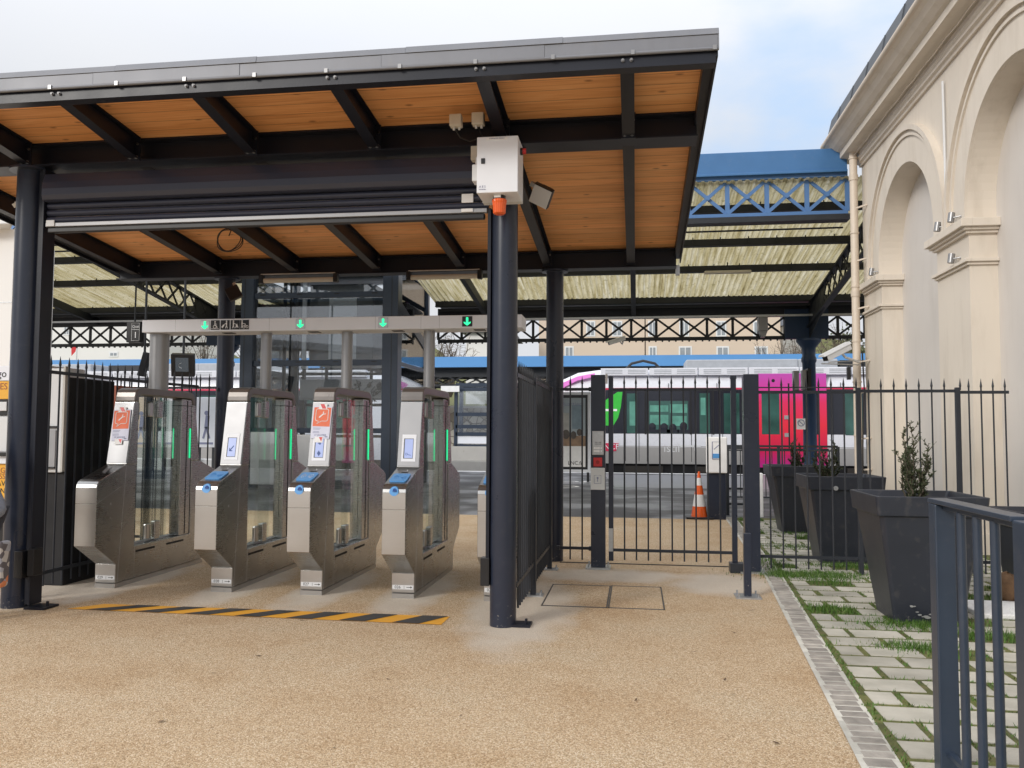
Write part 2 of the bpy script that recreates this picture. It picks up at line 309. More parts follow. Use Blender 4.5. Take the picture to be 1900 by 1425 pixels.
def ramp(nt, stops):
    r = nt.nodes.new('ShaderNodeValToRGB'); e = r.color_ramp.elements
    while len(e) < len(stops): e.new(.5)
    for k, (p, c) in enumerate(stops): e[k].position = p; e[k].color = c4(c)
    return r
GX = (-5.34, -4.08, -3.145, -2.22, -1.318); GY = 8.82
def ground_mat():
    m, nt, N, L, b = newmat('resin_bound_gravel'); b.inputs['Roughness'].default_value = .85; b.inputs['Specular IOR Level'].default_value = .25
    g = N('ShaderNodeNewGeometry'); P = g.outputs['Position']
    vo = N('ShaderNodeTexVoronoi'); vo.inputs['Scale'].default_value = 165; L(P, vo.inputs['Vector'])
    r1 = ramp(nt, [(0, (.27, .18, .10)), (.25, (.435, .30, .175)), (.55, (.55, .40, .25)), (.8, (.635, .495, .335)), (1, (.74, .64, .49))])
    sepc = N('ShaderNodeSeparateColor'); L(vo.outputs['Color'], sepc.inputs[0]); L(sepc.outputs[0], r1.inputs[0])
    n1 = N('ShaderNodeTexNoise'); n1.inputs['Scale'].default_value = 1.1; n1.inputs['Detail'].default_value = 7; n1.inputs['Roughness'].default_value = .6; L(P, n1.inputs['Vector'])
    r2 = ramp(nt, [(.3, (.88, .82, .75)), (.52, (1, 1, 1)), (.75, (1.0, 1.06, 1.12))]); L(n1.outputs['Fac'], r2.inputs[0])
    mu = N('ShaderNodeMixRGB'); mu.blend_type = 'MULTIPLY'; mu.inputs[0].default_value = 1; L(r1.outputs[0], mu.inputs[1]); L(r2.outputs[0], mu.inputs[2])
    # small dark specks and rusty blotches
    n4 = N('ShaderNodeTexNoise'); n4.inputs['Scale'].default_value = 22; n4.inputs['Detail'].default_value = 3; L(P, n4.inputs['Vector'])
    r4 = ramp(nt, [(.66, (0, 0, 0)), (.74, (1, 1, 1))]); L(n4.outputs['Fac'], r4.inputs[0])
    f4 = N('ShaderNodeMath'); f4.operation = 'MULTIPLY'; f4.inputs[1].default_value = .3; L(r4.outputs[0], f4.inputs[0])
    m4 = N('ShaderNodeMixRGB'); m4.inputs[2].default_value = (.24, .14, .07, 1); L(f4.outputs[0], m4.inputs[0]); L(mu.outputs[0], m4.inputs[1])
    # paler patches with noisy edges around the feet of the gates, posts and column
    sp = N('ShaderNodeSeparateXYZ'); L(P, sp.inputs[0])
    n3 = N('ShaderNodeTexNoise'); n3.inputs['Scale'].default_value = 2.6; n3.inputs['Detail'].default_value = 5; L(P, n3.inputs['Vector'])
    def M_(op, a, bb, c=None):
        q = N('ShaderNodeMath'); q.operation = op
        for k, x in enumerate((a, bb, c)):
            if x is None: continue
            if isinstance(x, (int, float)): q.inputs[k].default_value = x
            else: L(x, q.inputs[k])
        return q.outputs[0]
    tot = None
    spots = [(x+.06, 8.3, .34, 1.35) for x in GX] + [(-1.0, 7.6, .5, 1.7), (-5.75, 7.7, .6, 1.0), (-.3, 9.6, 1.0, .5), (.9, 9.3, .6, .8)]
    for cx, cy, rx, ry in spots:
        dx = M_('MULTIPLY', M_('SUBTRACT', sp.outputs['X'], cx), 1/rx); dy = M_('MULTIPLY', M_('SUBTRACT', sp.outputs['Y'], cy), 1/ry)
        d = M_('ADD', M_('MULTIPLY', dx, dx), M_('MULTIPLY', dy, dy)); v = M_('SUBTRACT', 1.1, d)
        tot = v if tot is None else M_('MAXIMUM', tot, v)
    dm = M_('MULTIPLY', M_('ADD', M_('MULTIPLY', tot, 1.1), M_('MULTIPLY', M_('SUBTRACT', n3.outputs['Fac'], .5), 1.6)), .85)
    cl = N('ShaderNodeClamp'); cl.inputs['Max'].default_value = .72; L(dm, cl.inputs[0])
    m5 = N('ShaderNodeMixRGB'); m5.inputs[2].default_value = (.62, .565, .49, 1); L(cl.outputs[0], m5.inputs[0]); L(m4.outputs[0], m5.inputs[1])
    L(m5.outputs[0], b.inputs['Base Color'])
    bp = N('ShaderNodeBump'); bp.inputs['Strength'].default_value = .55; bp.inputs['Distance'].default_value = .006; L(vo.outputs['Distance'], bp.inputs['Height']); bp.invert = True; L(bp.outputs[0], b.inputs['Normal'])
    return m
def asphalt_mat():
    m, nt, N, L, b = newmat('asphalt'); g = N('ShaderNodeNewGeometry'); P = g.outputs['Position']
    n1 = N('ShaderNodeTexNoise'); n1.inputs['Scale'].default_value = .5; n1.inputs['Detail'].default_value = 7; L(P, n1.inputs['Vector'])
    r = ramp(nt, [(.35, (.055, .055, .06)), (.5, (.085, .085, .09)), (.62, (.16, .16, .17))]); L(n1.outputs['Fac'], r.inputs[0]); L(r.outputs[0], b.inputs['Base Color'])
    rr = N('ShaderNodeMapRange'); rr.inputs[1].default_value = .4; rr.inputs[2].default_value = .6; rr.inputs[3].default_value = .75; rr.inputs[4].default_value = .35; L(n1.outputs['Fac'], rr.inputs[0]); L(rr.outputs[0], b.inputs['Roughness'])
    n2 = N('ShaderNodeTexNoise'); n2.inputs['Scale'].default_value = 120; L(P, n2.inputs['Vector'])
    bp = N('ShaderNodeBump'); bp.inputs['Strength'].default_value = .3; bp.inputs['Distance'].default_value = .01; L(n2.outputs['Fac'], bp.inputs['Height']); L(bp.outputs[0], b.inputs['Normal'])
    return m
def stone_mat(name, ca, cb, cc, sc=3, bump=.3):
    m, nt, N, L, b = newmat(name); b.inputs['Roughness'].default_value = .8; g = N('ShaderNodeNewGeometry'); P = g.outputs['Position']
    n1 = N('ShaderNodeTexNoise'); n1.inputs['Scale'].default_value = sc; n1.inputs['Detail'].default_value = 8; L(P, n1.inputs['Vector'])
    r = ramp(nt, [(.3, ca), (.5, cb), (.7, cc)]); L(n1.outputs['Fac'], r.inputs[0])
    oi = N('ShaderNodeNewGeometry'); vr = N('ShaderNodeMapRange'); vr.inputs[3].default_value = .82; vr.inputs[4].default_value = 1.12; L(oi.outputs['Random Per Island'], vr.inputs[0])
    sc_ = N('ShaderNodeVectorMath'); sc_.operation = 'SCALE'; L(r.outputs[0], sc_.inputs[0]); L(vr.outputs[0], sc_.inputs['Scale']); L(sc_.outputs[0], b.inputs['Base Color'])
    n2 = N('ShaderNodeTexNoise'); n2.inputs['Scale'].default_value = 45; n2.inputs['Detail'].default_value = 6; L(P, n2.inputs['Vector'])
    bp = N('ShaderNodeBump'); bp.inputs['Strength'].default_value = bump; bp.inputs['Distance'].default_value = .01; L(n2.outputs['Fac'], bp.inputs['Height']); L(bp.outputs[0], b.inputs['Normal'])
    return m
def wood_mat():
    m, nt, N, L, b = newmat('pine_soffit'); b.inputs['Roughness'].default_value = .55; g = N('ShaderNodeNewGeometry'); P = g.outputs['Position']
    sp = N('ShaderNodeSeparateXYZ'); L(P, sp.inputs[0])
    dv = N('ShaderNodeMath'); dv.operation = 'DIVIDE'; dv.inputs[1].default_value = .165; L(sp.outputs['Y'], dv.inputs[0])
    fl = N('ShaderNodeMath'); fl.operation = 'FLOOR'; L(dv.outputs[0], fl.inputs[0]); fr = N('ShaderNodeMath'); fr.operation = 'FRACT'; L(dv.outputs[0], fr.inputs[0])
    wn = N('ShaderNodeTexWhiteNoise'); wn.noise_dimensions = '1D'; L(fl.outputs[0], wn.inputs['W'])
    off = N('ShaderNodeVectorMath'); off.operation = 'SCALE'; off.inputs['Scale'].default_value = 9; L(wn.outputs['Color'], off.inputs[0])
    ad = N('ShaderNodeVectorMath'); ad.operation = 'ADD'; L(P, ad.inputs[0]); L(off.outputs[0], ad.inputs[1])
    mp = N('ShaderNodeMapping'); mp.inputs['Scale'].default_value = (.55, 9, 1); L(ad.outputs[0], mp.inputs[0])
    n1 = N('ShaderNodeTexNoise'); n1.inputs['Scale'].default_value = 2.4; n1.inputs['Detail'].default_value = 8; n1.inputs['Distortion'].default_value = 1.4; L(mp.outputs[0], n1.inputs['Vector'])
    r1 = ramp(nt, [(.28, (.68, .29, .098)), (.5, (.84, .395, .15)), (.72, (.90, .48, .21))]); L(n1.outputs['Fac'], r1.inputs[0])
    tone = N('ShaderNodeMapRange'); tone.inputs[3].default_value = .88; tone.inputs[4].default_value = 1.10; L(wn.outputs['Value'], tone.inputs[0])
    s1 = N('ShaderNodeVectorMath'); s1.operation = 'SCALE'; L(r1.outputs[0], s1.inputs[0]); L(tone.outputs[0], s1.inputs['Scale'])
    # knots
    mk = N('ShaderNodeMapping'); mk.inputs['Scale'].default_value = (2.6, 5.5, .0); L(ad.outputs[0], mk.inputs[0])
    vo = N('ShaderNodeTexVoronoi'); vo.voronoi_dimensions = '2D'; vo.inputs['Scale'].default_value = 1.15; L(mk.outputs[0], vo.inputs['Vector'])
    rk = ramp(nt, [(.0, (1, 1, 1)), (.05, (.8, .8, .8)), (.13, (0, 0, 0))]); L(vo.outputs['Distance'], rk.inputs[0])
    ks = N('ShaderNodeSeparateColor'); L(vo.outputs['Color'], ks.inputs[0]); kg = N('ShaderNodeMath'); kg.operation = 'GREATER_THAN'; kg.inputs[1].default_value = .72; L(ks.outputs[0], kg.inputs[0]); kh = N('ShaderNodeMath'); kh.operation = 'MULTIPLY'; L(rk.outputs[0], kh.inputs[0]); L(kg.outputs[0], kh.inputs[1])
    kf = N('ShaderNodeMath'); kf.operation = 'MULTIPLY'; kf.inputs[1].default_value = .75; L(kh.outputs[0], kf.inputs[0])
    m1 = N('ShaderNodeMixRGB'); m1.inputs[2].default_value = (.17, .055, .02, 1); L(kf.outputs[0], m1.inputs[0]); L(s1.outputs[0], m1.inputs[1])
    # joints
    jm = N('ShaderNodeMath'); jm.operation = 'LESS_THAN'; jm.inputs[1].default_value = .05; L(fr.outputs[0], jm.inputs[0])
    jf = N('ShaderNodeMath'); jf.operation = 'MULTIPLY'; jf.inputs[1].default_value = .6; L(jm.outputs[0], jf.inputs[0])
    m2 = N('ShaderNodeMixRGB'); m2.inputs[2].default_value = (.15, .055, .02, 1); L(jf.outputs[0], m2.inputs[0]); L(m1.outputs[0], m2.inputs[1]); L(m2.outputs[0], b.inputs['Base Color'])
    return m
def sheet_mat():
    m, nt, N, L, b = newmat('stained_corrugated_sheet'); g = N('ShaderNodeNewGeometry'); P = g.outputs['Position']
    mp = N('ShaderNodeMapping'); mp.inputs['Scale'].default_value = (5, .25, 1); L(P, mp.inputs[0])
    n1 = N('ShaderNodeTexNoise'); n1.inputs['Scale'].default_value = 2.0; n1.inputs['Detail'].default_value = 8; n1.inputs['Roughness'].default_value = .7; L(mp.outputs[0], n1.inputs['Vector'])
    r = ramp(nt, [(.28, (.22, .17, .075)), (.42, (.46, .395, .215)), (.55, (.60, .54, .36)), (.7, (.74, .705, .585))]); L(n1.outputs['Fac'], r.inputs[0])
    n2 = N('ShaderNodeTexNoise'); n2.inputs['Scale'].default_value = 7; n2.inputs['Detail'].default_value = 8; L(P, n2.inputs['Vector'])
    r2 = ramp(nt, [(.58, (0, 0, 0)), (.7, (1, 1, 1))]); L(n2.outputs['Fac'], r2.inputs[0])
    mx = N('ShaderNodeMixRGB'); mx.inputs[2].default_value = (.25, .21, .08, 1); f = N('ShaderNodeMath'); f.operation = 'MULTIPLY'; f.inputs[1].default_value = .6; L(r2.outputs[0], f.inputs[0]); L(f.outputs[0], mx.inputs[0]); L(r.outputs[0], mx.inputs[1])
    df = N('ShaderNodeBsdfDiffuse'); tl = N('ShaderNodeBsdfTranslucent'); L(mx.outputs[0], df.inputs[0]); L(mx.outputs[0], tl.inputs[0])
    ms = N('ShaderNodeMixShader'); ms.inputs[0].default_value = .62; L(df.outputs[0], ms.inputs[1]); L(tl.outputs[0], ms.inputs[2])
    L(ms.outputs[0], nt.nodes['Material Output'].inputs[0]); nt.nodes.remove(b)
    return m
def door_mat():
    m, nt, N, L, b = newmat('livery_door_magenta_to_red'); b.inputs['Roughness'].default_value = .3
    g = N('ShaderNodeNewGeometry'); sp = N('ShaderNodeSeparateXYZ'); L(g.outputs['Position'], sp.inputs[0])
    mr = N('ShaderNodeMapRange'); mr.inputs[1].default_value = .1; mr.inputs[2].default_value = 4.2; L(sp.outputs['Z'], mr.inputs[0])
    r = ramp(nt, [(.05, (.56, .015, .25)), (.2, (.64, .012, .07)), (.45, (.76, .028, .055)), (.68, (.74, .03, .12)), (.85, (.62, .06, .36)), (1, (.52, .09, .45))]); L(mr.outputs[0], r.inputs[0]); L(r.outputs[0], b.inputs['Base Color'])
    return m
def leaf_mat(name, a, b_, c):
    m, nt, N, L, b = newmat(name); b.inputs['Roughness'].default_value = .6
    g = N('ShaderNodeNewGeometry'); r = ramp(nt, [(0, a), (.5, b_), (1, c)]); L(g.outputs['Random Per Island'], r.inputs[0]); L(r.outputs[0], b.inputs['Base Color'])
    b.inputs['Subsurface Weight'].default_value = 0
    return m
def rubble_mat():
    m, nt, N, L, b = newmat('rubble_stone'); b.inputs['Roughness'].default_value = .9; g = N('ShaderNodeNewGeometry'); P = g.outputs['Position']
    vo = N('ShaderNodeTexVoronoi'); vo.inputs['Scale'].default_value = 2.2; L(P, vo.inputs['Vector'])
    sc = N('ShaderNodeSeparateColor'); L(vo.outputs['Color'], sc.inputs[0]); r = ramp(nt, [(0, (.30, .26, .2)), (.5, (.5, .46, .38)), (1, (.66, .63, .56))]); L(sc.outputs[0], r.inputs[0])
    v2 = N('ShaderNodeTexVoronoi'); v2.feature = 'DISTANCE_TO_EDGE'; v2.inputs['Scale'].default_value = 2.2; L(P, v2.inputs['Vector'])
    r2 = ramp(nt, [(.02, (1, 1, 1)), (.07, (0, 0, 0))]); L(v2.outputs['Distance'], r2.inputs[0])
    mx = N('ShaderNodeMixRGB'); mx.inputs[2].default_value = (.15, .13, .10, 1); L(r2.outputs[0], mx.inputs[0]); L(r.outputs[0], mx.inputs[1]); L(mx.outputs[0], b.inputs['Base Color'])
    return m
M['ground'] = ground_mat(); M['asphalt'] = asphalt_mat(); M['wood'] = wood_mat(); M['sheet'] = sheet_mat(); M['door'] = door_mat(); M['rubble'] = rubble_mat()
M['paver'] = stone_mat('sandstone_paver', (.34, .325, .27), (.46, .435, .37), (.55, .52, .45))
M['cobble'] = stone_mat('granite_sett', (.24, .22, .195), (.34, .31, .275), (.43, .39, .345), 8, .6)
M['mortar'] = stone_mat('pale_mortar', (.50, .48, .42), (.58, .56, .5), (.64, .62, .56), 10)
M['soil'] = stone_mat('mossy_joint_soil', (.07, .075, .025), (.12, .13, .035), (.17, .15, .06), 9, .8)
M['grass'] = leaf_mat('grass_blades', (.045, .11, .012), (.075, .17, .02), (.13, .20, .04))
M['shrub'] = leaf_mat('needle_shrub', (.022, .035, .014), (.045, .062, .024), (.085, .10, .045))
M['brown_twig'] = leaf_mat('bare_twigs', (.11, .08, .06), (.17, .13, .10), (.24, .19, .15))
M['evergreen'] = leaf_mat('far_foliage', (.04, .06, .02), (.07, .09, .03), (.12, .13, .06))

# ------------------------------------------------------------------ ground
def sheet(name, pts, z, m, th=None, parent=None):
    b = MB(); b.face([(x, y, z) for x, y in pts]); o = b.build(name, m, parent); return o
tag(sheet('ground', [(-400,-200),(400,-200),(400,600),(-400,600)], -1.3, M['ballast']), kind='structure')
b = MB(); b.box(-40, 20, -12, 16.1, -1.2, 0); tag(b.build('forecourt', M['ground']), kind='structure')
b = MB(); b.box(-60, 40, 16.1, 33.6, -1.2, 0.0); tag(b.build('platform', M['asphalt']), kind='structure')
b = MB(); b.box(-60, 40, 33.6, 34.15, -1.2, 0.0); tag(b.build('platform_edge', M['whitepaint']), kind='structure')
def ex(Y): return 1.10 + (Y-4.33)*.0655 - max(0, Y-10)*.03         # line of the sett edging
# mossy bed under the pavers, setts and pavers
b = MB(); ys = [-1+.5*k for k in range(36)]
for y0, y1 in zip(ys, ys[1:]): b.face([(ex(y0)+.15, y0, .004), (6, y0, .004), (6, y1, .004), (ex(y1)+.15, y1, .004)])
tag(b.build('planted_joint_bed', M['soil']), kind='structure')
b = MB()
for y0, y1 in zip(ys, ys[1:]): b.face([(ex(y0)-.035, y0, .005), (ex(y0)+.165, y0, .005), (ex(y1)+.165, y1, .005), (ex(y1)-.035, y1, .005)])
tag(b.build('edging_mortar', M['mortar']), kind='structure')
b = MB(); y = -1
while y < 16.3:
    d = random.uniform(.085, .13); x = ex(y)
    b.box(x+random.uniform(-.01,.01), x+.145+random.uniform(-.012,.012), y+.012, y+d-.006, 0, .0065+random.uniform(0,.003)); y += d
tag(b.build('edging_setts', M['cobble'], bevel=.004), kind='structure')
b = MB(); patches = []; joints = []
y = 2.2; row = 0
while y < 16:
    x = ex(y)+.225 + (0 if row % 2 else 0); first = .16 if row % 2 else .37
    while x < 4.45:
        w = first; first = .37; x1 = min(x+w, 4.45)
        miss = random.random() < (.13 if y > 6.2 else .05)
        if miss: patches.append((x, x1, y, y+.245))
        else:
            j = [random.uniform(-.006,.006) for _ in range(4)]
            b.box(x+j[0], x1+j[1], y+j[2], y+.238+j[3], -.02, .008+random.uniform(-.002,.003))
        joints.append((x1, x1+.05, y, y+.24)); x = x1+.05
    joints.append((ex(y)+.18, 4.45, y+.247, y+.283)); joints.append((ex(y)+.165, ex(y)+.225, y, y+.285))
    y += .285; row += 1
tag(b.build('paving_stones', M['paver'], bevel=.005), kind='structure')
# grass in joints and patches
b = MB()
def blade(x, y, h, lean):
    a = random.uniform(0, 6.28); w = random.uniform(.0025, .005); dx, dy = math.cos(a), math.sin(a); l = random.uniform(0, lean)*h
    b.face([(x-dy*w, y+dx*w, .004), (x+dy*w, y-dx*w, .004), (x+dx*l, y+dy*l, h)])
for x0, x1, y0, y1 in patches:
    k = random.choice([.5, 1, 1.6]); n = int((x1-x0)*(y1-y0)*3200*k)
    for _ in range(n): blade(random.uniform(x0-.02, x1+.02), random.uniform(y0-.03, y1+.03), random.uniform(.025, .06)*(.7+.4*k), .8)
for x0, x1, y0, y1 in joints:
    dens = 2600 if y0 < 9 else 1500
    for _ in range(int((x1-x0)*(y1-y0)*dens*random.choice([.2, .5, 1.0]))): blade(random.uniform(x0, x1), random.uniform(y0, y1), random.uniform(.012, .032), 1.1)
for (cx, cy, rx, ry, n) in ((2.0, 9.95, .65, .35, 2600), (2.35, 7.55, .45, .22, 1600), (2.55, 10.75, .5, .2, 1100), (1.6, 9.95, .15, .2, 400), (2.7, 14.0, .6, .2, 500), (1.62, 10.7, .2, .7, 600), (2.2, 12.4, .5, .3, 700), (2.05, 6.75, .3, .16, 700)):
    for _ in range(n): blade(random.gauss(cx, rx*.5), random.gauss(cy, ry*.5), random.uniform(.02, .06), .9)
tag(b.build('grass', M['grass']), 'tufts of short green grass growing in the paving joints', 'grass', kind='stuff')

# track bed and far platform
b = MB(); b.box(-60, 60, 34.15, 44, -1.25, -1.0); tag(b.build('track_bed', M['ballast']), kind='structure')
b = MB(); b.box(-60, 60, 44, 52, -1.2, .05); tag(b.build('far_platform', M['concrete']), kind='structure')

rl_ = random.Random(11)
for px, py in ((1440, 1380), (1360, 1290), (1362, 1175), (1345, 1262), (480, 1218), (395, 1250), (300, 1340), (620, 1390), (1395, 1133), (560, 1152), (855, 1330), (720, 1262), (1180, 1300), (1290, 1210)):
    d = at(px, py, 10)-Vector((0, 0, 1.6)); k = -1.6/d.z; x, y = d.x*k, d.y*k; a = rl_.uniform(0, 6.28); l = rl_.uniform(.014, .03); w = l*.45; q = MB(); u = Vector((math.cos(a), math.sin(a), 0)); v = Vector((-u.y, u.x, 0)); c_ = Vector((x, y, .004))
    q.face([c_-u*l, c_-v*w+Vector((0,0,.004)), c_+u*l+Vector((0,0,.008)), c_+v*w+Vector((0,0,.002))])
    tag(q.build('dry_leaf', M['brown_leaf']), 'tiny dry brown leaf lying on the sandy floor', 'leaf', 'dry leaves scattered on the sandy floor')

# ------------------------------------------------------------------ entrance canopy
def wz(Y): return 4.245 - .092*(Y-6.85)          # underside of the boarding
can = thing('entrance_canopy', (-3.2, 7, 0), 'dark steel entrance canopy with an orange pine soffit over the ticket gates', 'canopy')
XL, XR, YF, YB = -7.05, .53, 5.86, 10.72
def sl(x0, x1, y0, y1, da, db): # slab following the roof slope
    return [(x0,y0,wz(y0)+da),(x1,y0,wz(y0)+da),(x1,y1,wz(y1)+da),(x0,y1,wz(y1)+da),(x0,y0,wz(y0)+db),(x1,y0,wz(y0)+db),(x1,y1,wz(y1)+db),(x0,y1,wz(y1)+db)]
MB().hexa(sl(XL, XR, YF+.05, YB, 0, .05)).build('soffit_boarding', M['wood'], can)
MB().hexa(sl(XL-.02, XR+.02, YF+.1, YB+.05, .053, .075)).build('roof_deck', M['flash'], can)
# zinc edge in overlapping lengths, with clips
fl = MB(); x = XL-.03; k = 0
lens = [.55, 1.25, 1.15, 1.2, 1.1, 1.2, 1.2, .5]
x = XL-.03
xs = [x]
for l in lens: xs.append(min(XR+.05, xs[-1]+l))
xs[-1] = XR+.05
for k, (a, c) in enumerate(zip(xs, xs[1:])):
    p = .003*(k % 2)
    z0 = 4.258; fl.box(a, c, YF-.06-p, YF-.035, z0, z0+.092); 
xs2 = [XL-.03, -6.3, -5.1, -3.95, -2.8, -1.65, -.5, XR+.05]
for k, (a, c) in enumerate(zip(xs2, xs2[1:])):
    fl.prism([(YF-.066-.004*(k%2), 4.352), (YF-.04, 4.352), (YF+.25, 4.40), (YF+.25, 4.43), (YF-.05, 4.402+.004*(k%2))], 'X', a, c)
fl.tube([(XL-.03, YF-.05, 4.254), (XR+.05, YF-.05, 4.254)], .014, 8)
fl.build('edge_flashing', M['flash'], can, bevel=.003)
cl = MB()
for k in range(14): cx = XR+.02-k*.56; cl.box(cx-.013, cx+.013, YF-.071, YF-.05, 4.240, 4.272)
build_each(cl, 'clip', M['pole'], can)
# front channel beam
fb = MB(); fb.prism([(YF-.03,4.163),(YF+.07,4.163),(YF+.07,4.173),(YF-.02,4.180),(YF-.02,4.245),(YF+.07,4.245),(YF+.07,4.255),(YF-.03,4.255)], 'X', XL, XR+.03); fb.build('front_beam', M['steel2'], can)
RX = [-6.72, -5.54, -4.46, -3.34, -2.22, -1.10, -.05]
bo = MB()
def bolt(p, n, r=.012):
    p = Vector(p); n = Vector(n); bo.tube([p, p+n*.008, p+n*.0081, p+n*.02], [r*1.5, r*1.5, r, r], 8)
for x in RX:
    # front cantilever rafter: I section, tapering to the tip
    rf = MB(); y0, y1 = YF+.05, 6.86
    za0, za1 = 4.184, 4.045
    for (w, d0, d1) in ((.009, 0, 1),): pass
    rf.hexa([(x-.006,y0,za0),(x+.006,y0,za0),(x+.006,y1,za1),(x-.006,y1,za1),(x-.006,y0,wz(y0)-.002),(x+.006,y0,wz(y0)-.002),(x+.006,y1,wz(y1)-.002),(x-.006,y1,wz(y1)-.002)])
    rf.hexa([(x-.05,y0,za0-.008),(x+.05,y0,za0-.008),(x+.05,y1,za1-.008),(x-.05,y1,za1-.008),(x-.05,y0,za0),(x+.05,y0,za0),(x+.05,y1,za1),(x-.05,y1,za1)])
    rf.hexa([(x-.05,y0,wz(y0)-.012),(x+.05,y0,wz(y0)-.012),(x+.05,y1,wz(y1)-.012),(x-.05,y1,wz(y1)-.012),(x-.05,y0,wz(y0)-.003),(x+.05,y0,wz(y0)-.003),(x+.05,y1,wz(y1)-.003),(x-.05,y1,wz(y1)-.003)])
    rf.box(x-.06, x+.06, 6.855, 6.87, 4.02, 4.235)
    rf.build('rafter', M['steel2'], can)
    rb = MB(); y0, y1 = 7.0, 10.5
    for (w, o0, o1) in ((.006, -.20, -.002), (.05, -.208, -.2), (.05, -.012, -.003)):
        rb.hexa([(x-w,y0,wz(y0)+o0),(x+w,y0,wz(y0)+o0),(x+w,y1,wz(y1)+o0+.02),(x-w,y1,wz(y1)+o0+.02),(x-w,y0,wz(y0)+o1),(x+w,y0,wz(y0)+o1),(x+w,y1,wz(y1)+o1),(x-w,y1,wz(y1)+o1)])
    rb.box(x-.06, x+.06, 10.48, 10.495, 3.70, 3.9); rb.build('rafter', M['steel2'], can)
    for sx in (-.03, .03):
        bolt((x+sx, YF-.03, 4.215), (0,-1,0), .009); bolt((x+sx, 6.855, 4.05), (0,-1,0)); bolt((x+.04, 6.855, 4.17), (0,-1,0), .009)
        bolt((x+sx*1.3, 10.48, 3.73), (0,-1,0), .009); bolt((x+sx*1.3, 10.48, 3.84), (0,-1,0), .009)
build_each(bo, 'bolt', M['bolt'], can)
# main beams over the column rows (I sections), the second one set back and lower
mb = MB()
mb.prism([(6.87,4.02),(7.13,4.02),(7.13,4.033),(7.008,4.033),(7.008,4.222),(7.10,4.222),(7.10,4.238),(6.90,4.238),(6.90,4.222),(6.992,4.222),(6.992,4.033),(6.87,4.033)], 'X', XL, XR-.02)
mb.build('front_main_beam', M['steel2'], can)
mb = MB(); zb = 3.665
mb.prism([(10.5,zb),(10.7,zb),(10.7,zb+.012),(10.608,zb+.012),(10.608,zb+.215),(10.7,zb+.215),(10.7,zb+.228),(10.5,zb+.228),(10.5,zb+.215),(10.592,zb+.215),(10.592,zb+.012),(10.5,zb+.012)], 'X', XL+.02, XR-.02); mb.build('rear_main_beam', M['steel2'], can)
for x in (XL, XR):
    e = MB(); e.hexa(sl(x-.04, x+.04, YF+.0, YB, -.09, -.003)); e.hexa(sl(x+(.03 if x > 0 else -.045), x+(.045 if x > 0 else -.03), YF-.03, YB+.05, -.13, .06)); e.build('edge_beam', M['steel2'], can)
MB().box(XR-.02, XR+.03, 10.72, 10.8, 3.60, 3.72).build('gutter_end', M['galv'], can)
def column(x, y, ztop, r=.11):
    c = MB(); c.lathe([(r, 0), (r, ztop-.02), (r*1.55, ztop-.02), (r*1.55, ztop)], (x, y, 0), 32)
    o = c.build('column', M['steel'], can, smooth=True); return o
F1 = column(-5.575, 7.0, 4.02, .12); F2 = column(-1.095, 7.0, 4.02); column(-5.46, 10.6, 3.66); column(-1.01, 10.6, 3.66)
MB().lathe([(.113,.0),(.113,.05),(.1101,.055)], (-1.095,7.0,0), 32).build('worn_base', M['galv'], can, smooth=True) if False else None
# guide plates of the shutter beside the columns
g = MB(); g.box(-5.47, -5.385, 6.96, 7.04, .03, 4.0); g.box(-5.39, -5.368, 6.91, 7.07, .03, 4.0); g.build('guide_rail', M['steel2'], can, bevel=.003)
g = MB(); g.box(-5.40, -5.20, 6.88, 7.08, 0.0, .02); g.tube([(-5.24, 6.98, .02), (-5.24, 6.98, .06)], .012, 8); g.build('base_plate', M['steel2'], can)
g = MB(); g.box(-1.235, -1.205, 6.94, 7.06, .4, 3.5); g.build('guide_rail', M['steel2'], can, bevel=.003)
g = MB(); g.box(-1.03, -.86, 6.93, 7.1, 0, .02); g.tube([(-.9, 7.0, .02), (-.9, 7.0, .06)], .012, 8); g.build('base_plate', M['steel2'], can)
g = MB(); g.box(-1.275, -1.2, 6.92, 7.02, .33, .56); g.build('lock_box', M['black'], can, bevel=.005)
g = MB(); g.box(-5.48, -5.40, 6.84, 6.955, .28, .52); g.box(-5.366, -5.30, 6.86, 6.98, .30, .54); build_each(g, 'lock_box', M['black'], can, bevel=.006)

# roller shutter, rolled up between the front columns
sh = thing('roller_shutter', (-3.3, 7, 3.4), 'dark roller shutter rolled up above the gates, bright bar along its lower edge', 'shutter')
pf = [(6.90,3.945),(7.2,3.945),(7.2,3.69),(6.90,3.69),(6.872,3.70),(6.858,3.74),(6.858,3.80),(6.868,3.86),(6.885,3.91)]
MB().prism(pf, 'X', -5.36, -1.21).build('hood', M['shutter'], sh, bevel=.004)
sl_ = MB()
for z in (3.50, 3.565, 3.63):
    sl_.prism([(6.99,z),(6.955,z+.004),(6.938,z+.02),(6.935,z+.035),(6.945,z+.052),(6.97,z+.058),(6.99,z+.06)], 'X', -5.36, -1.23)
build_each(sl_, 'slat', M['shutter'], sh)
MB().box(-5.36, -1.24, 6.925, 6.975, 3.462, 3.498).build('bottom_rail', M['silver'], sh, bevel=.004)
MB().box(-5.345, -1.26, 6.93, 6.975, 3.405, 3.458).build('rubber_seal', M['black'], sh, bevel=.012)
MB().box(-5.345, -5.265, 6.915, 6.925, 3.465, 3.52).build('end_bracket', M['offwhite'], sh)
MB().box(-1.46, -1.36, 6.925, 6.934, 3.55, 3.625).build('sticker', M['paperwhite'], sh); MB().box(-1.46, -1.36, 6.915, 6.924, 3.468, 3.495).build('sticker', M['paperwhite'], sh)

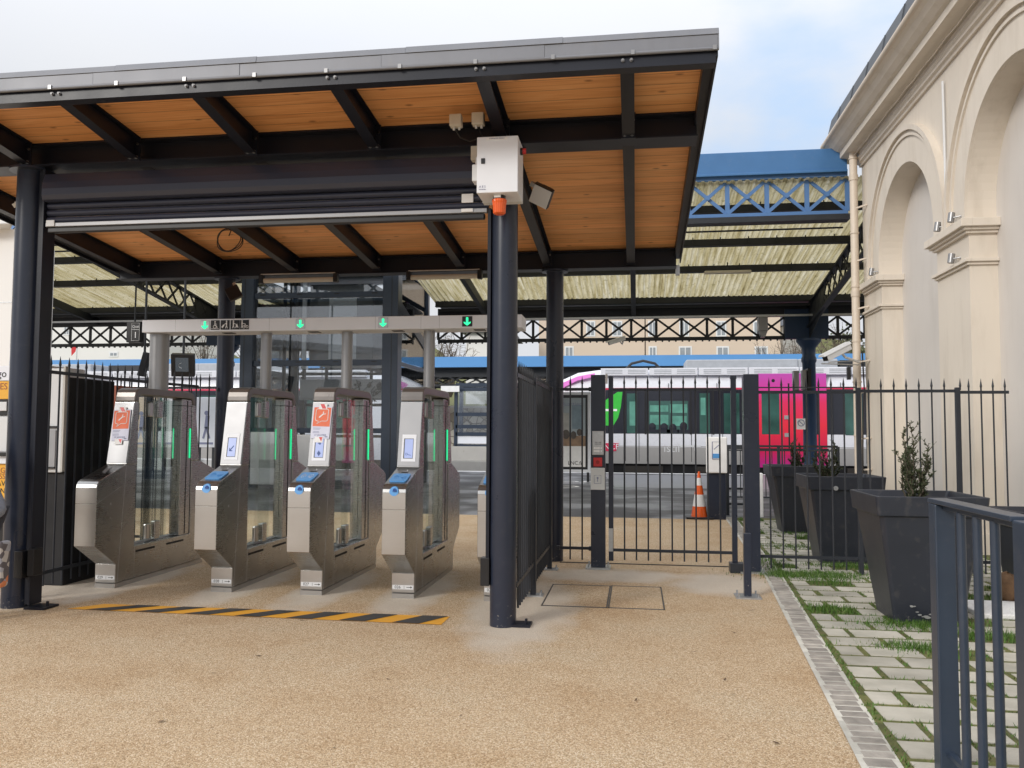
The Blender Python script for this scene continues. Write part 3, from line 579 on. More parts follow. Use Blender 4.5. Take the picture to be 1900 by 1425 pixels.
# control cabinet, beacon, junction boxes, floodlights, tube lights, cable coil
cb = thing('control_cabinet', (-1.08, 6.62, 3.5), 'pale grey electric cabinet with lock, mounted high on the right front column', 'cabinet')
MB().box(-1.247, -.915, 6.49, 6.78, 3.50, 3.955).build('door', M['white'], cb, bevel=.006)
MB().box(-1.252, -.925, 6.78, 6.87, 3.505, 3.95).build('back_box', M['offwhite'], cb)
MB().box(-1.212, -1.180, 6.482, 6.49, 3.735, 3.78).build('lock', M['black'], cb, bevel=.006)
MB().box(-1.17, -1.0, 6.484, 6.489, 3.925, 3.945).build('label_strip', M['paperwhite'], cb)
text('COMMANDE RIDEAU', .013, M['ink'], (-1.085, 6.483, 3.935), cb)
text('A E S', .024, M['ink'], (-1.20, 6.488, 3.55), cb); text('ENTRETIEN', .011, M['ink'], (-1.20, 6.488, 3.528), cb)
hk = MB()
for x in (-1.14, -1.0): hk.tube([(x-.02, 6.7, 3.95), (x-.018, 6.7, 3.975), (x, 6.7, 3.985), (x+.018, 6.7, 3.975), (x+.02, 6.7, 3.95)], .006, 6)
build_each(hk, 'hanging_eye', M['offwhite'], cb)
so_ = MB(); so_.box(-1.30, -1.25, 6.56, 6.68, 3.62, 3.76); so_.box(-1.275, -1.25, 6.58, 6.66, 3.76, 3.83); so_.build('plug_socket', M['offwhite'], cb, bevel=.008)
bt = MB(); bt.tube([(-.915, 6.63, 3.87), (-.895, 6.63, 3.87)], .03, 12); bt.build('button_base', M['black'], cb)
bt = MB(); bt.tube([(-.895, 6.63, 3.87), (-.87, 6.63, 3.87)], .024, 14); bt.build('stop_button', M['red'], cb, smooth=True)
be = thing('warning_beacon', (-1.08, 6.60, 3.35), 'orange ribbed warning beacon hanging under the pale cabinet', 'beacon')
MB().lathe([(.05, .12), (.05, .15)], (-1.08, 6.60, 3.35), 20).build('mount', M['black'], be, smooth=True)
ln = MB(); n = 40; prof = [(.035, 0), (.05, .01), (.056, .09), (.06, .10), (.06, .12)]
ln.lathe(prof, (-1.08, 6.60, 3.35), 40)
ln.v = [(-1.08+(x+1.08)*(1-.05*((i % 40) % 2)), 6.6+(y-6.6)*(1-.05*((i % 40) % 2)), z) for i, (x, y, z) in enumerate(ln.v)]
ln.build('lens', M['orange'], be)
MB().box(-1.115, -1.06, 6.535, 6.545, 3.475, 3.497).build('label_strip', M['paperwhite'], be)
def junction(x, y, z, s, lab):
    t = thing('junction_box', (x, y, z), lab, 'junction box', 'junction boxes by the canopy beam')
    MB().box(x-s/2, x+s/2, y-.05, y+.03, z-s/2, z+s/2).build('case', M['beige'], t, bevel=.008)
    g = MB(); g.tube([(x-.02, y, z-s/2-.02), (x-.02, y, z-s/2)], .01, 8); g.tube([(x+.025, y, z-s/2-.02), (x+.025, y, z-s/2)], .01, 8); build_each(g, 'cable_gland', M['offwhite'], t)
junction(-1.445, 6.62, 4.14, .10, 'small beige junction box under the soffit, the left of the pair')
junction(-1.26, 6.62, 4.145, .10, 'small beige junction box under the soffit, the right of the pair')
junction(-1.29, 6.80, 3.92, .12, 'small beige junction box half hidden behind the left edge of the pale cabinet')
wi = MB(); wi.tube([(-1.45, 6.62, 4.07), (-1.42, 6.66, 4.02), (-1.35, 6.7, 4.0), (-1.27, 6.7, 4.02), (-1.22, 6.7, 4.0), (-1.2, 6.72, 3.96)], .006, 6); wi.tube([(-1.26, 6.62, 4.08), (-1.24, 6.68, 4.03), (-1.16, 6.7, 3.99)], .006, 6)
tag(wi.build('loose_cable', M['black']), 'thin dark cables sagging between the beige junction boxes and the pale cabinet', 'cable')
def flood(c, tilt, side, lab, lens='floodlens'):
    t = thing('floodlight', c, lab, 'floodlight', 'square floodlights under the canopy')
    m = Matrix.Translation(c) @ Matrix.Rotation(R(side), 4, 'Y') @ Matrix.Rotation(R(tilt), 4, 'X')
    h = MB(); h.box(-.09, .09, -.03, .03, -.09, .09); h.box(-.05, .05, .03, .12, -.05, .05); h.v = [tuple(m @ Vector(p)) for p in h.v]; h.build('housing', M['black'], t, bevel=.005)
    h = MB(); h.box(-.085, .085, -.036, -.03, -.085, .085); h.v = [tuple(m @ Vector(p)) for p in h.v]; h.build('lens', M[lens], t)
    h = MB(); h.box(-.13, -.09, -.015, .015, .04, .08); h.v = [tuple(m @ Vector(p)) for p in h.v]; h.build('bracket', M['galv'], t)
flood((-.81, 7.25, 3.68), 38, 28, 'grey square floodlight tilted on the rafter right of the pale cabinet')
flood((-5.75, 7.2, 3.75), 30, -25, 'square floodlight behind the top of the left front column')
flood((-5.26, 10.4, 3.42), -20, 60, 'dark wedge shaped floodlight on the rear left column', 'black')
def tube_light(x0, x1, lab):
    y = 10.42; z = 3.60; t = thing('tube_light', ((x0+x1)/2, y, z), lab, 'lamp', 'tube lamps under the rear beam')
    MB().tube([(x0+.03, y, z-.02), (x1-.03, y, z-.02)], .032, 14).build('tube', M['beige'], t, smooth=True)
    e = MB()
    for x in (x0, x1): e.box(x-.03, x+.03, y-.04, y+.04, z-.06, z+.06)
    build_each(e, 'end_holder', M['black'], t, bevel=.01)
    MB().tube([(x0, y-.03, z+.06), (x1, y-.03, z+.06)], .009, 8).build('conduit', M['galv'], t)
tube_light(-4.88, -3.86, 'long pinkish tube lamp under the rear beam, above the lift tower'); tube_light(-2.88, -1.95, 'long pinkish tube lamp under the rear beam, left of the right front column')
cc = MB()
for k in range(3):
    rr = .125+.008*k; c0 = at(425, 446, 9.2+.02*k)
    cc.tube([(c0.x+rr*1.15*math.cos(a), c0.y+.03*math.sin(2*a+k), c0.z+rr*math.sin(a)) for a in [2*math.pi*i/28 for i in range(29)]], .006, 5)
c0 = at(425, 430, 9.2); cc.tube([(c0.x+.04, c0.y, wz(9.2)-.02), (c0.x+.04, c0.y, c0.z+.05), (c0.x, c0.y, c0.z-.05)], .006, 5)
tag(cc.build('cable_coil', M['black']), 'coil of black cable hanging from the wooden soffit', 'cable')

# ------------------------------------------------------------------ ticket gates
def gate_proto():
    t = thing('ticket_gate', (0, 0, 0), 'x', 'ticket gate', 'row of ticket gates')
    w = .114
    hy = [(-.865,.05),(-.865,.24),(-1.21,.46),(-1.21,1.035),(-1.203,1.065),(-1.18,1.093),(-1.145,1.112),(-.735,1.245),(-.56,1.245),(-.56,.385)]
    prof = hy + [(-y, z) for y, z in reversed(hy)]
    MB().prism(prof, 'X', -w, w).build('body', M['inox'], t, local=True, bevel=.006)
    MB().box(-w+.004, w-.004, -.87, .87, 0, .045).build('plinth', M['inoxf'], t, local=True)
    for s in (-1, 1):
        MB().prism([(s*.735,1.248),(s*.62,1.90),(s*.55,1.90),(s*.55,1.248)], 'X', -w, w).build('post', M['inox'], t, local=True, bevel=.004)
        p = MB(); p.hexa([(-w+.006,s*.737,1.262),(w-.006,s*.737,1.262),(w-.006,s*.623,1.892),(-w+.006,s*.623,1.892),(-w+.006,s*.741,1.262),(w-.006,s*.741,1.262),(w-.006,s*.627,1.892),(-w+.006,s*.627,1.892)])
        p.build('face_panel', M['silver'], t, local=True)
        # front plates of the nose: brushed steel a shade brighter than the flanks
        p = MB(); yy = s*1.2135
        p.hexa([(-w+.005,yy,.465),(w-.005,yy,.465),(w-.005,yy-s*.003,.465),(-w+.005,yy-s*.003,.465),(-w+.005,yy,.873),(w-.005,yy,.873),(w-.005,yy-s*.003,.873),(-w+.005,yy-s*.003,.873)])
        p.hexa([(-w+.005,yy,.883),(w-.005,yy,.883),(w-.005,yy-s*.003,.883),(-w+.005,yy-s*.003,.883),(-w+.005,yy,1.03),(w-.005,yy,1.03),(w-.005,yy-s*.003,1.03),(-w+.005,yy-s*.003,1.03)])
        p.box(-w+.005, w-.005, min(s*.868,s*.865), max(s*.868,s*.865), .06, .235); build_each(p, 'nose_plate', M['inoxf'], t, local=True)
    ar = [(-.62,1.905),(-.615,1.955),(-.60,2.0),(-.57,2.033),(-.525,2.05),(-.46,2.056)]
    ai = [(-.552,1.905),(-.548,1.935),(-.535,1.958),(-.51,1.972),(-.47,1.976)]
    a = ar + [(-y,z) for y,z in reversed(ar)] + ai[:0] + [(-y,z) for y,z in ai] + [(y,z) for y,z in reversed(ai)]
    MB().prism(a, 'X', -w-.001, w+.001).build('top_arch', M['arch'], t, local=True, bevel=.012, seg=3)
    MB().box(-.012, w-.008, .33, .548, .387, 1.965).build('motor_column', M['inox'], t, local=True, bevel=.006)
    MB().box(w-.012, w-.003, .445, .452, .40, 1.95).build('seam', M['black'], t, local=True)
    MB().box(-.02, w-.002, .325, .552, 1.885, 1.893).build('seam', M['black'], t, local=True)
    for x0, y0 in ((w-.009, .51), (.0, .324)):
        MB().box(x0, x0+.012, y0, y0+.012, 1.275, 1.625).build('light_strip', M['green'], t, local=True, bevel=.003)
    MB().box(-.062, -.054, -.548, .33, .39, 1.965).build('glass_pane', M['glass'], t, local=True)
    MB().box(.052, .060, -.20, .33, .42, 1.94).build('door_leaf', M['glass'], t, local=True)
    MB().box(-.03, .03, -.555, .34, .386, .40).build('sill', M['galv'], t, local=True)
    for z0, z1 in ((1.74, 1.93), (.40, .60)):
        c = MB(); c.box(.03, .085, -.13, -.03, z0, z1); c.build('door_clamp', M['inox'], t, local=True, bevel=.008)
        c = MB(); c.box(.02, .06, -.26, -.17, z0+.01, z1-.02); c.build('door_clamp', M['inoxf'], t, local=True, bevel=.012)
    MB().tube([(.055, -.08, 1.90), (.055, -.08, 1.975)], .014, 10).build('hinge_pin', M['galv'], t, local=True)
    s_ = MB(); s_.box(w-.002, w+.0015, -.53, -.17, .315, .337); s_.box(w-.002, w+.0015, .06, .42, .315, .337); build_each(s_, 'vent_slot', M['blackm'], t, local=True)
    s_ = MB()
    for y, z in ((-.35, .27), (.27, .27), (-.98, .86)): s_.tube([(w-.001, y, z), (w+.004, y, z)], .011, 10)
    build_each(s_, 'lock_screw', M['galv'], t, local=True)
    # thin seams on the flank
    s_ = MB(); s_.bar((w+.0005, -1.208, .878), (w+.0005, -.83, 1.02), .0015, .007, (0,0,1)); s_.bar((w+.0005, -.835, .05), (w+.0005, -.735, 1.24), .0015, .007, (0,1,0)); s_.bar((w+.0005, -.55, .06), (w+.0005, -.55, .38), .0015, .004, (0,1,0)); s_.build('casing_seam', M['galv'], t, local=True)
    s_ = MB(); s_.box(-w+.01, w-.01, -.8695, -.868, .085, .125); s_.build('number_plate', M['offwhite'], t, local=True)
    return t
proto = gate_proto()
numbers = ['029', '028', '027', '026', '025']
glab = ['stainless ticket gate 029 with a taped notice and plain steel nose, beside the left fence', 'stainless ticket gate 028 with an arrow on its screen and no notice', 'stainless ticket gate 027 with a taped notice above its screen and blue reader pads',
        'stainless ticket gate 026 with a clear screen below a bare silver panel', 'stainless ticket gate 025 half hidden behind the right front column']
gates = []
slope = math.atan2(1.245-1.112, 1.145-.735)
for i, x in enumerate(GX):
    o = proto if i == 0 else copy_thing(proto, (x, GY, 0)); o.location = (x, GY, 0); o['label'] = glab[i]; gates.append(o); WL[o.name] = Vector((x, GY, 0))
for i, o in enumerate(gates):
    text(numbers[i], .040, M['black'], (-.052, -.8698, .105), o, 'number', local=True); text('|', .032, M['black'], (.012, -.8698, .107), o, 'number', local=True)
    ar = MB(); ar.box(.035, .075, -.8705, -.8695, .103, .108); ar.prism([(.075,.095),(.092,.1055),(.075,.116)], 'Y', -.8705, -.8695); ar.build('arrow_mark', M['black'], o, local=True)
    if i:
        # screen in the face panel (tilted with it)
        def onface(x, v, d): # v: distance up the panel from its foot
            y = -.741 + (v/.66)*.114 - d*.985; z = 1.262 + v*.985 - d*.17; return (x, y, z)
        q = MB(); q.hexa([onface(-.072,.045,0),onface(.072,.045,0),onface(.072,.045,.003),onface(-.072,.045,.003),onface(-.072,.315,0),onface(.072,.315,0),onface(.072,.315,.003),onface(-.072,.315,.003)]); q.build('screen_surround', M['white'], o, local=True)
        q = MB(); q.hexa([onface(-.052,.075,.002),onface(.045,.075,.002),onface(.045,.075,.005),onface(-.052,.075,.005),onface(-.052,.275,.002),onface(.045,.275,.002),onface(.045,.275,.005),onface(-.052,.275,.005)]); q.build('screen_frame', M['black'], o, local=True)
        q = MB(); q.hexa([onface(-.042,.08,.004),onface(.042,.08,.004),onface(.042,.08,.007),onface(-.042,.08,.007),onface(-.042,.27,.004),onface(.042,.27,.004),onface(.042,.27,.007),onface(-.042,.27,.007)]); sc = q.build('screen', M['screen'], o, local=True)
        q = MB()
        if i == 1:
            q.bar(onface(.022,.19,.008), onface(-.018,.14,.008), .008, .002, (0,-1,0)); q.bar(onface(-.02,.138,.008), onface(.01,.138,.008), .002, .008, (0,0,1)); q.bar(onface(-.02,.136,.008), onface(-.02,.168,.008), .008, .002, (0,-1,0))
        elif i == 2:
            q.face([onface(-.018,.22,.008), onface(.0,.25,.008), onface(.022,.235,.008), onface(.006,.205,.008)]); q.face([onface(-.004,.15,.008), onface(.02,.12,.008), onface(0,.09,.008), onface(-.02,.12,.008)])
        else:
            q.tube([onface(-.02+.012*math.cos(a), .12+.010*math.sin(a), .008) for a in [k*.7 for k in range(10)]], .0015, 4); q.bar(onface(-.006,.115,.008), onface(.026,.108,.008), .004, .002, (0,-1,0))
        q.build('screen_mark', M['bluedark'], o, local=True)
        # contactless pad on the slope and blue reader eye on the rounded nose
        def onslope(x, v, d): return (x, -1.145+v*math.cos(slope)-d*math.sin(slope), 1.112+v*math.sin(slope)+d*math.cos(slope))
        pts = []
        for cx, cv, a0 in ((.062,.21,0),(-.062,.21,90),(-.062,.07,180),(.062,.07,270)):
            for k in range(5): a = R(a0+k*22.5); pts.append((cx+.022*math.cos(a), cv+.03*math.sin(a)))
        q = MB(); n = len(pts); q.v = [onslope(a,v,.001) for a,v in pts]+[onslope(a,v,.012) for a,v in pts]; q.f = [tuple(range(n,2*n))]+[(k,(k+1)%n,n+(k+1)%n,n+k) for k in range(n)]; q.m = [0]*(n+1); q.build('contactless_pad', M['bluepad'], o, local=True)
        q = MB()
        for rr in (.02, .038, .056): q.tube([onslope(rr*math.cos(a), .14+rr*1.2*math.sin(a), .013) for a in [R(-50+k*10) for k in range(11)]], .0025, 4); q.tube([onslope(-rr*math.cos(a), .14+rr*1.2*math.sin(a), .013) for a in [R(-50+k*10) for k in range(11)]], .0025, 4)
        q.build('pad_mark', M['bluepad'] if i % 2 else M['white'], o, local=True)
        q = MB(); q.bar(onslope(-.03,.30,.001), onslope(.035,.30,.001), .008, .006); q.build('ticket_slot', M['blackm'], o, local=True)
        q = MB(); q.ball(onslope(.02,.345,.004), .009, 6); q.build('lock_screw', M['galv'], o, local=True)
        q = MB(); q.tube([(0,-1.222,1.045),(0,-1.204,1.048)], [.043,.046], 24); q.v = [(px, py+ (0.0 if pz < 1.05 else (pz-1.05)*.75), pz) for px, py, pz in q.v]; q.build('ticket_eye', M['bluepad'], o, local=True, smooth=True)
        q = MB(); q.prism([(-.012,1.045),(.026,1.045),(.024,1.062),(.008,1.074),(-.008,1.07)], 'Y', -1.226, -1.222); q.v = [(px, py+(0.0 if pz < 1.05 else (pz-1.05)*.75), pz) for px, py, pz in q.v]; q.build('eye_mark', M['bluedark'], o, local=True)
    else:
        # closed reader: a grey wedge plate and a carved pad in the glass
        def onslope(x, v, d): return (x, -1.145+v*math.cos(slope)-d*math.sin(slope), 1.112+v*math.sin(slope)+d*math.cos(slope))
        q = MB(); q.face([onslope(-.01,.20,.003), onslope(.045,.16,.003), onslope(.0,.36,.003), onslope(-.055,.38,.003)]); q.build('cover_plate', M['galv'], o, local=True)
        q = MB(); q.box(-.075,-.064,-.53,-.28,.98,1.17); q.build('glass_handle', M['pole'], o, local=True, bevel=.03, seg=4)
        q = MB(); q.box(-.075,-.064,-.5,-.25,1.72,1.90); q.build('glass_handle', M['pole'], o, local=True, bevel=.03, seg=4)

# out of order notices, taped to gates 029 and 027
def notice(i, lab, skew):
    o = gates[i]; gx = GX[i]
    def F(x, v, d=0): # on the tilted face
        y = GY-.741 + (v/.66)*.114 - (.008+d)*.985; z = 1.262 + v*.985 - (.008+d)*.17
        return (gx+x*math.cos(skew)-(v-.4)*math.sin(skew), y, z+x*math.sin(skew))
    t = thing('notice', F(0, .25), lab, 'notice', 'out of order notices')
    v0 = .235 if i == 0 else .27; h = .33; w = .098
    def quad(x0, x1, a, c, d): return [F(x0,v0+a,d),F(x1,v0+a,d),F(x1,v0+c,d),F(x0,v0+c,d)]
    def slab(b, x0, x1, a, c, d): b.hexa(quad(x0,x1,a,c,d)+quad(x0,x1,a,c,d+.0012)); return b
    slab(MB(), -w, w, 0, h, 0).build('sheet', M['paper'], t); slab(MB(), -w+.008, w-.008, .125, h-.01, .0014).build('red_field', M['paperred'], t)
    # speech bubble outline with a spanner in it
    pts = []
    for cx, cv, a0 in ((.045,.285,0),(-.045,.285,90),(-.045,.20,180)):
        for k in range(5): a = R(a0+k*22.5); pts.append((cx+.02*math.cos(a), cv+.02*math.sin(a)))
    pts += [(-.03,.18),(-.048,.15),(.0,.18)]
    for k in range(5): a = R(270+k*22.5); pts.append((.045+.02*math.cos(a), .20+.02*math.sin(a)))
    q = MB(); P3 = [F(a, v0+c, .004) for a, c in pts]; P3.append(P3[0]); q.tube(P3, .0036, 6, caps=False)
    q.bar(F(-.03,v0+.215,.0042), F(.012,v0+.253,.0042), .012, .002, (0,-1,0)); q.bar(F(.01,v0+.25,.0042), F(.014,v0+.278,.0042), .008, .002, (0,-1,0)); q.bar(F(.01,v0+.25,.0042), F(.038,v0+.255,.0042), .008, .002, (0,-1,0))
    q.build('spanner_symbol', M['paperwhite'], t)
    q = MB()
    for k, l in enumerate((.08, .07, 0, .065, .07)):
        if l: slab(q, -.08, -.08+l, .105-k*.012, .109-k*.012, .0014)
    slab(q, .05, .08, .015, .025, .0014); q.build('printed_lines', M['ink'], t)
    text('17 JANVIER', .026, M['ink'], F(.0, v0+.035, .0022), t, 'handwriting', (R(80),0,0))
    for (a, c, r_) in ((.0, h, 0), (-.01, -.01, 1)):
        slab(MB(), a-.04, a+.045, c-.03, c+.028, .0032).build('tape', M['paperwhite'], t)
        q = MB(); q.face([F(a-.03,v0+c+.026,.005),F(a+.012,v0+c+.026,.005),F(a+.043,v0+c-.028,.005),F(a+.0,v0+c-.028,.005)] if not r_ else [F(a-.0,v0+c+.026,.005),F(a+.04,v0+c+.026,.005),F(a+.03,v0+c-.02,.005)]); q.build('tape_stripe', M['red'], t)
notice(0, 'orange spanner notice taped on ticket gate 029 next to the left fence', R(2)); notice(2, 'orange spanner notice taped on ticket gate 027, above the screen', R(-1.5))

# gantry above the gates with arrows and pictograms
ga = thing('gate_gantry', (-3.3, GY, 2), 'long white overhead sign beam on grey poles across the ticket gates', 'sign beam')
GF = 8.64
MB().box(-5.45, -1.17, GF, GF+.35, 2.69, 2.83).build('beam', M['white'], ga, bevel=.006)
sm = MB()
for x in (-5.05, -3.95, -2.75, -2.25, -2.05): sm.box(x-.002, x+.002, GF-.0012, GF, 2.692, 2.828)
sm.build('beam_seam', M['galv'], ga)
sm = MB()
for x in (-4.5, -3.5, -2.55, -1.65): sm.box(x-.05, x+.07, GF+.10, GF+.2, 2.684, 2.690)
build_each(sm, 'sensor', M['black'], ga)
for x, r in zip(GX, (.104, .06, .06, .06, .06)):
    MB().tube([(x+.02 if r < .1 else x, GY, 2.056), (x+.02 if r < .1 else x, GY, 2.69)], r, 24).build('pole', M['pole'], ga, smooth=True)
PX = [at(px, 604, GF).x for px in (380.6, 399.6, 418, 436.5, 453.8, 557.5, 711, 867)]
PZ = 2.762
def plaque(x, m, s=.105):
    q = MB(); q.box(x-s/2, x+s/2, GF-.006, GF-.001, PZ-s/2, PZ+s/2); return q.build('sign_plate', m, ga, bevel=.01)
for k in (0, 5, 6, 7):
    p = plaque(PX[k], M['black'] if k == 7 else M['galv'], .108); x = PX[k]
    q = MB(); q.box(x-.012, x+.012, GF-.010, GF-.007, PZ-.02, PZ+.042); q.prism([(x-.036,PZ-.002),(x-.036,PZ-.018),(x,PZ-.045),(x+.036,PZ-.018),(x+.036,PZ-.002),(x,PZ-.022)], 'Y', GF-.010, GF-.007); q.build('arrow', M['greenarrow'], p)
def man(q, x, z, s=1, lean=0):
    q.tube([(x+lean, GF-.009, z+.038*s), (x+lean, GF-.0065, z+.038*s)], .0085*s, 10)
    q.bar((x, GF-.008, z-.008), (x+lean, GF-.008, z+.027*s), .013*s, .002, (0,-1,0)); q.bar((x, GF-.008, z-.005), (x-.010*s, GF-.008, z-.04*s), .007*s, .002, (0,-1,0)); q.bar((x, GF-.008, z-.005), (x+.011*s, GF-.008, z-.04*s), .007*s, .002, (0,-1,0))
for k in (1, 2, 3, 4):
    p = plaque(PX[k], M['black']); x = PX[k]; q = MB()
    ring = lambda cx, cz, r: q.tube([(cx+r*math.cos(a), GF-.008, cz+r*math.sin(a)) for a in [2*math.pi*j/16 for j in range(17)]], .003, 5, caps=False)
    if k == 1:
        q.tube([(x,GF-.009,PZ+.036),(x,GF-.0065,PZ+.036)], .008, 10); q.bar((x,GF-.008,PZ+.026),(x-.002,GF-.008,PZ-.008),.01,.002,(0,-1,0)); q.bar((x,GF-.008,PZ+.012),(x+.02,GF-.008,PZ+.008),.006,.002,(0,-1,0)); q.bar((x-.002,GF-.008,PZ-.008),(x+.018,GF-.008,PZ-.010),.007,.002,(0,-1,0)); q.bar((x+.018,GF-.008,PZ-.010),(x+.026,GF-.008,PZ-.032),.007,.002,(0,-1,0)); ring(x-.002, PZ-.018, .018); q.box(x-.045, x+.045, GF-.009, GF-.0065, PZ-.042, PZ-.038)
    elif k == 2: man(q, x+.018, PZ+.002); q.bar((x+.014,GF-.008,PZ+.018),(x-.012,GF-.008,PZ+.002),.006,.002,(0,-1,0)); q.bar((x-.012,GF-.008,PZ+.0),(x-.034,GF-.008,PZ-.03),.018,.002,(0,-1,0))
    elif k == 3: man(q, x-.018, PZ+.002); q.bar((x-.012,GF-.008,PZ+.016),(x+.012,GF-.008,PZ+.004),.006,.002,(0,-1,0)); q.prism([(x+.006,PZ-.035),(x+.014,PZ+.0),(x+.024,PZ+.012),(x+.03,PZ-.005),(x+.042,PZ-.03),(x+.034,PZ-.036),(x+.024,PZ-.018),(x+.014,PZ-.036)], 'Y', GF-.009, GF-.0065)
    else: man(q, x-.026, PZ+.002); ring(x-.004, PZ-.026, .014); ring(x+.032, PZ-.024, .014); q.bar((x-.004,GF-.008,PZ-.024),(x+.012,GF-.008,PZ-.002),.005,.002,(0,-1,0)); q.bar((x+.012,GF-.008,PZ-.002),(x+.032,GF-.008,PZ-.022),.005,.002,(0,-1,0)); q.bar((x-.018,GF-.008,PZ+.014),(x+.01,GF-.008,PZ+.006),.006,.002,(0,-1,0)); q.bar((x+.01,GF-.008,PZ-.006),(x+.012,GF-.008,PZ+.01),.006,.002,(0,-1,0))
    q.build('pictogram', M['paperwhite'], p)

# ------------------------------------------------------------------ railings with spear heads
def spear(q, x, y, z0, z1, r=.0095):
    q.tube([(x, y, z0), (x, y, z1-.11)], r, 8, caps=True); q.tube([(x, y, z1-.11), (x, y, z1-.085), (x, y, z1)], [r*.9, r*1.45, .001], 8)
def spear_panel(t, pts, z0=.08, z1=2.28, rails=(.2, 2.11), e0=None, e1=None, heads=True):
    q = MB()
    for x, y in pts: spear(q, x, y, z0, z1)
    a = e0 or pts[0]; c = e1 or pts[-1]
    for z in rails: q.bar((a[0], a[1], z), (c[0], c[1], z), .016, .034)
    q.build('bar_panel', M['fencep'], t)
def lin(a, c, n): return [(a[0]+(c[0]-a[0])*k/(n-1), a[1]+(c[1]-a[1])*k/(n-1)) for k in range(n)]
def fpost(t, x, y, h, s=.055, base=True):
    q = MB(); q.box(x-s/2, x+s/2, y-s/2, y+s/2, 0, h); q.build('post', M['fencep'], t, bevel=.004)
    if base:
        q = MB(); q.box(x-.1, x+.1, y-.08, y+.08, .0, .012)
        for sx in (-.075, .075):
            for sy in (-.055, .055): q.tube([(x+sx, y+sy, .012), (x+sx, y+sy, .045)], .008, 6)
        q.build('base_plate', M['galv'], t)
# right flank: from the front column to the rear column
fr_ = thing('spear_fence', (-1.0, 8.7, 0), 'dark spear topped fence running back between the two right columns', 'fence', 'spear topped railings')
spear_panel(fr_, lin((-1.0, 7.22), (-1.0, 8.22), 9), .1, 2.22, (.31, 2.09), (-1.0, 7.1), (-1.0, 8.3)); spear_panel(fr_, lin((-1.0, 8.42), (-1.0, 9.72), 11), .1, 2.2, (.28, 2.11), (-1.0, 8.3), (-1.0, 9.9))
fpost(fr_, -1.0, 8.31, 2.14); fpost(fr_, -1.0, 9.9, 2.14)
# left flank with return
fl_ = thing('spear_fence', (-5.8, 8.4, 0), 'dark spear topped fence with a return, left of the ticket gates', 'fence', 'spear topped railings')
spear_panel(fl_, lin((-5.8, 7.65), (-5.8, 9.3), 13), .06, 2.35, (.19, 2.18), (-5.8, 7.3), (-5.8, 9.4)); fpost(fl_, -5.8, 9.42, 2.24, base=False)
spear_panel(fl_, lin((-5.78, 9.55), (-5.7, 10.3), 6), .06, 2.35, (.19, 2.18), (-5.8, 9.42), (-5.7, 10.35)); 
spear_panel(fl_, lin((-7.0, 10.45), (-5.6, 10.45), 12), .06, 2.36, (.19, 2.17), (-7.2, 10.45), (-5.5, 10.45))
fpost(fl_, -5.8, 7.22, 2.2, base=False)
YG = 10.12
f2 = thing('spear_fence', (-.7, YG, 0), 'short two bar railing between the rear column and the intercom post', 'fence', 'spear topped railings')
spear_panel(f2, [(-.776, YG), (-.633, YG)], .09, 2.28, (.226, 2.12), (-.9, YG), (-.53, YG))
q = MB()
for x in (-.92, -.535):
    for z in (.226, 2.12): q.box(x-.02, x+.02, YG-.03, YG+.03, z-.025, z+.025)
build_each(q, 'rail_clamp', M['fencep'], f2, bevel=.004)
f3 = thing('spear_fence', (2.8, YG, 0), 'long spear topped railing from the gate post to the station wall', 'fence', 'spear topped railings')
spear_panel(f3, [(x, YG) for x in (1.541, 1.68, 1.819, 1.957, 2.095, 2.233, 2.371)], .05, 2.25, (.185, 2.08), (1.42, YG), (2.52, YG))
q = MB(); q.bar((1.42, YG+.005, 2.135), (2.5, YG+.005, 2.135), .014, .014); q.build('upper_rail', M['fencep'], f3)
spear_panel(f3, [(x, YG) for x in (2.645, 2.78, 2.92, 3.054, 3.19, 3.326, 3.461)], .05, 2.235, (.18, 2.09), (2.55, YG), (3.58, YG)); spear_panel(f3, [(x, YG) for x in (3.72, 3.85, 3.975, 4.10)], .05, 2.23, (.18, 2.075), (3.6, YG), (4.14, YG))
spear(q := MB(), 2.51, YG, 2.1, 2.25); spear(q, 3.63, YG, 2.1, 2.235); build_each(q, 'post_spear', M['fencep'], f3)
fpost(f3, 2.53, YG, 2.13, .05, False); fpost(f3, 3.60, YG, 2.13, .05, False)

# pedestrian gate with intercom post
pg = thing('pedestrian_gate', (.4, YG, 0), 'dark barred pedestrian gate with two square posts and an intercom', 'gate')
for x0, x1, h in ((-.525, -.356, 2.288), (1.243, 1.414, 2.288)):
    q = MB(); q.box(x0, x1, YG-.085, YG+.085, .02, h); q.build('post', M['steel'], pg, bevel=.004)
    q = MB(); q.box(x0-.06, x1+.06, YG-.15, YG+.13, 0, .02)
    for sx in (x0-.03, x1+.03):
        for sy in (-.11, .1): q.tube([(sx, YG+sy, .02), (sx, YG+sy, .06)], .01, 6)
    q.build('base_plate', M['galv'], pg)
q = MB(); q.box(-.318, -.262, YG-.03, YG+.03, .09, 2.275); q.build('leaf_stile', M['steel'], pg, bevel=.003)
q = MB(); q.box(1.105, 1.165, YG-.03, YG+.03, .1, 2.27); q.box(1.10, 1.17, YG-.035, YG+.035, 2.235, 2.275); q.build('leaf_stile', M['steel'], pg, bevel=.003)
spear_panel(pg, [(x, YG) for x in [-.132+.1385*k for k in range(9)]], .1, 2.28, (.215, 2.115), (-.262, YG), (1.105, YG))
q = MB(); q.box(-.352, -.325, YG-.11, YG-.09, 2.18, 2.30); q.build('hinge_cap', M['offwhite'], pg); q = MB(); q.box(-.318, -.268, YG-.034, YG-.03, .20, .47); q.build('closer_plate', M['galv'], pg)
q = MB(); q.box(1.07, 1.25, YG-.12, YG+.05, .0, .11); q.build('floor_stop', M['fencep'], pg, bevel=.006)
YP = YG-.085
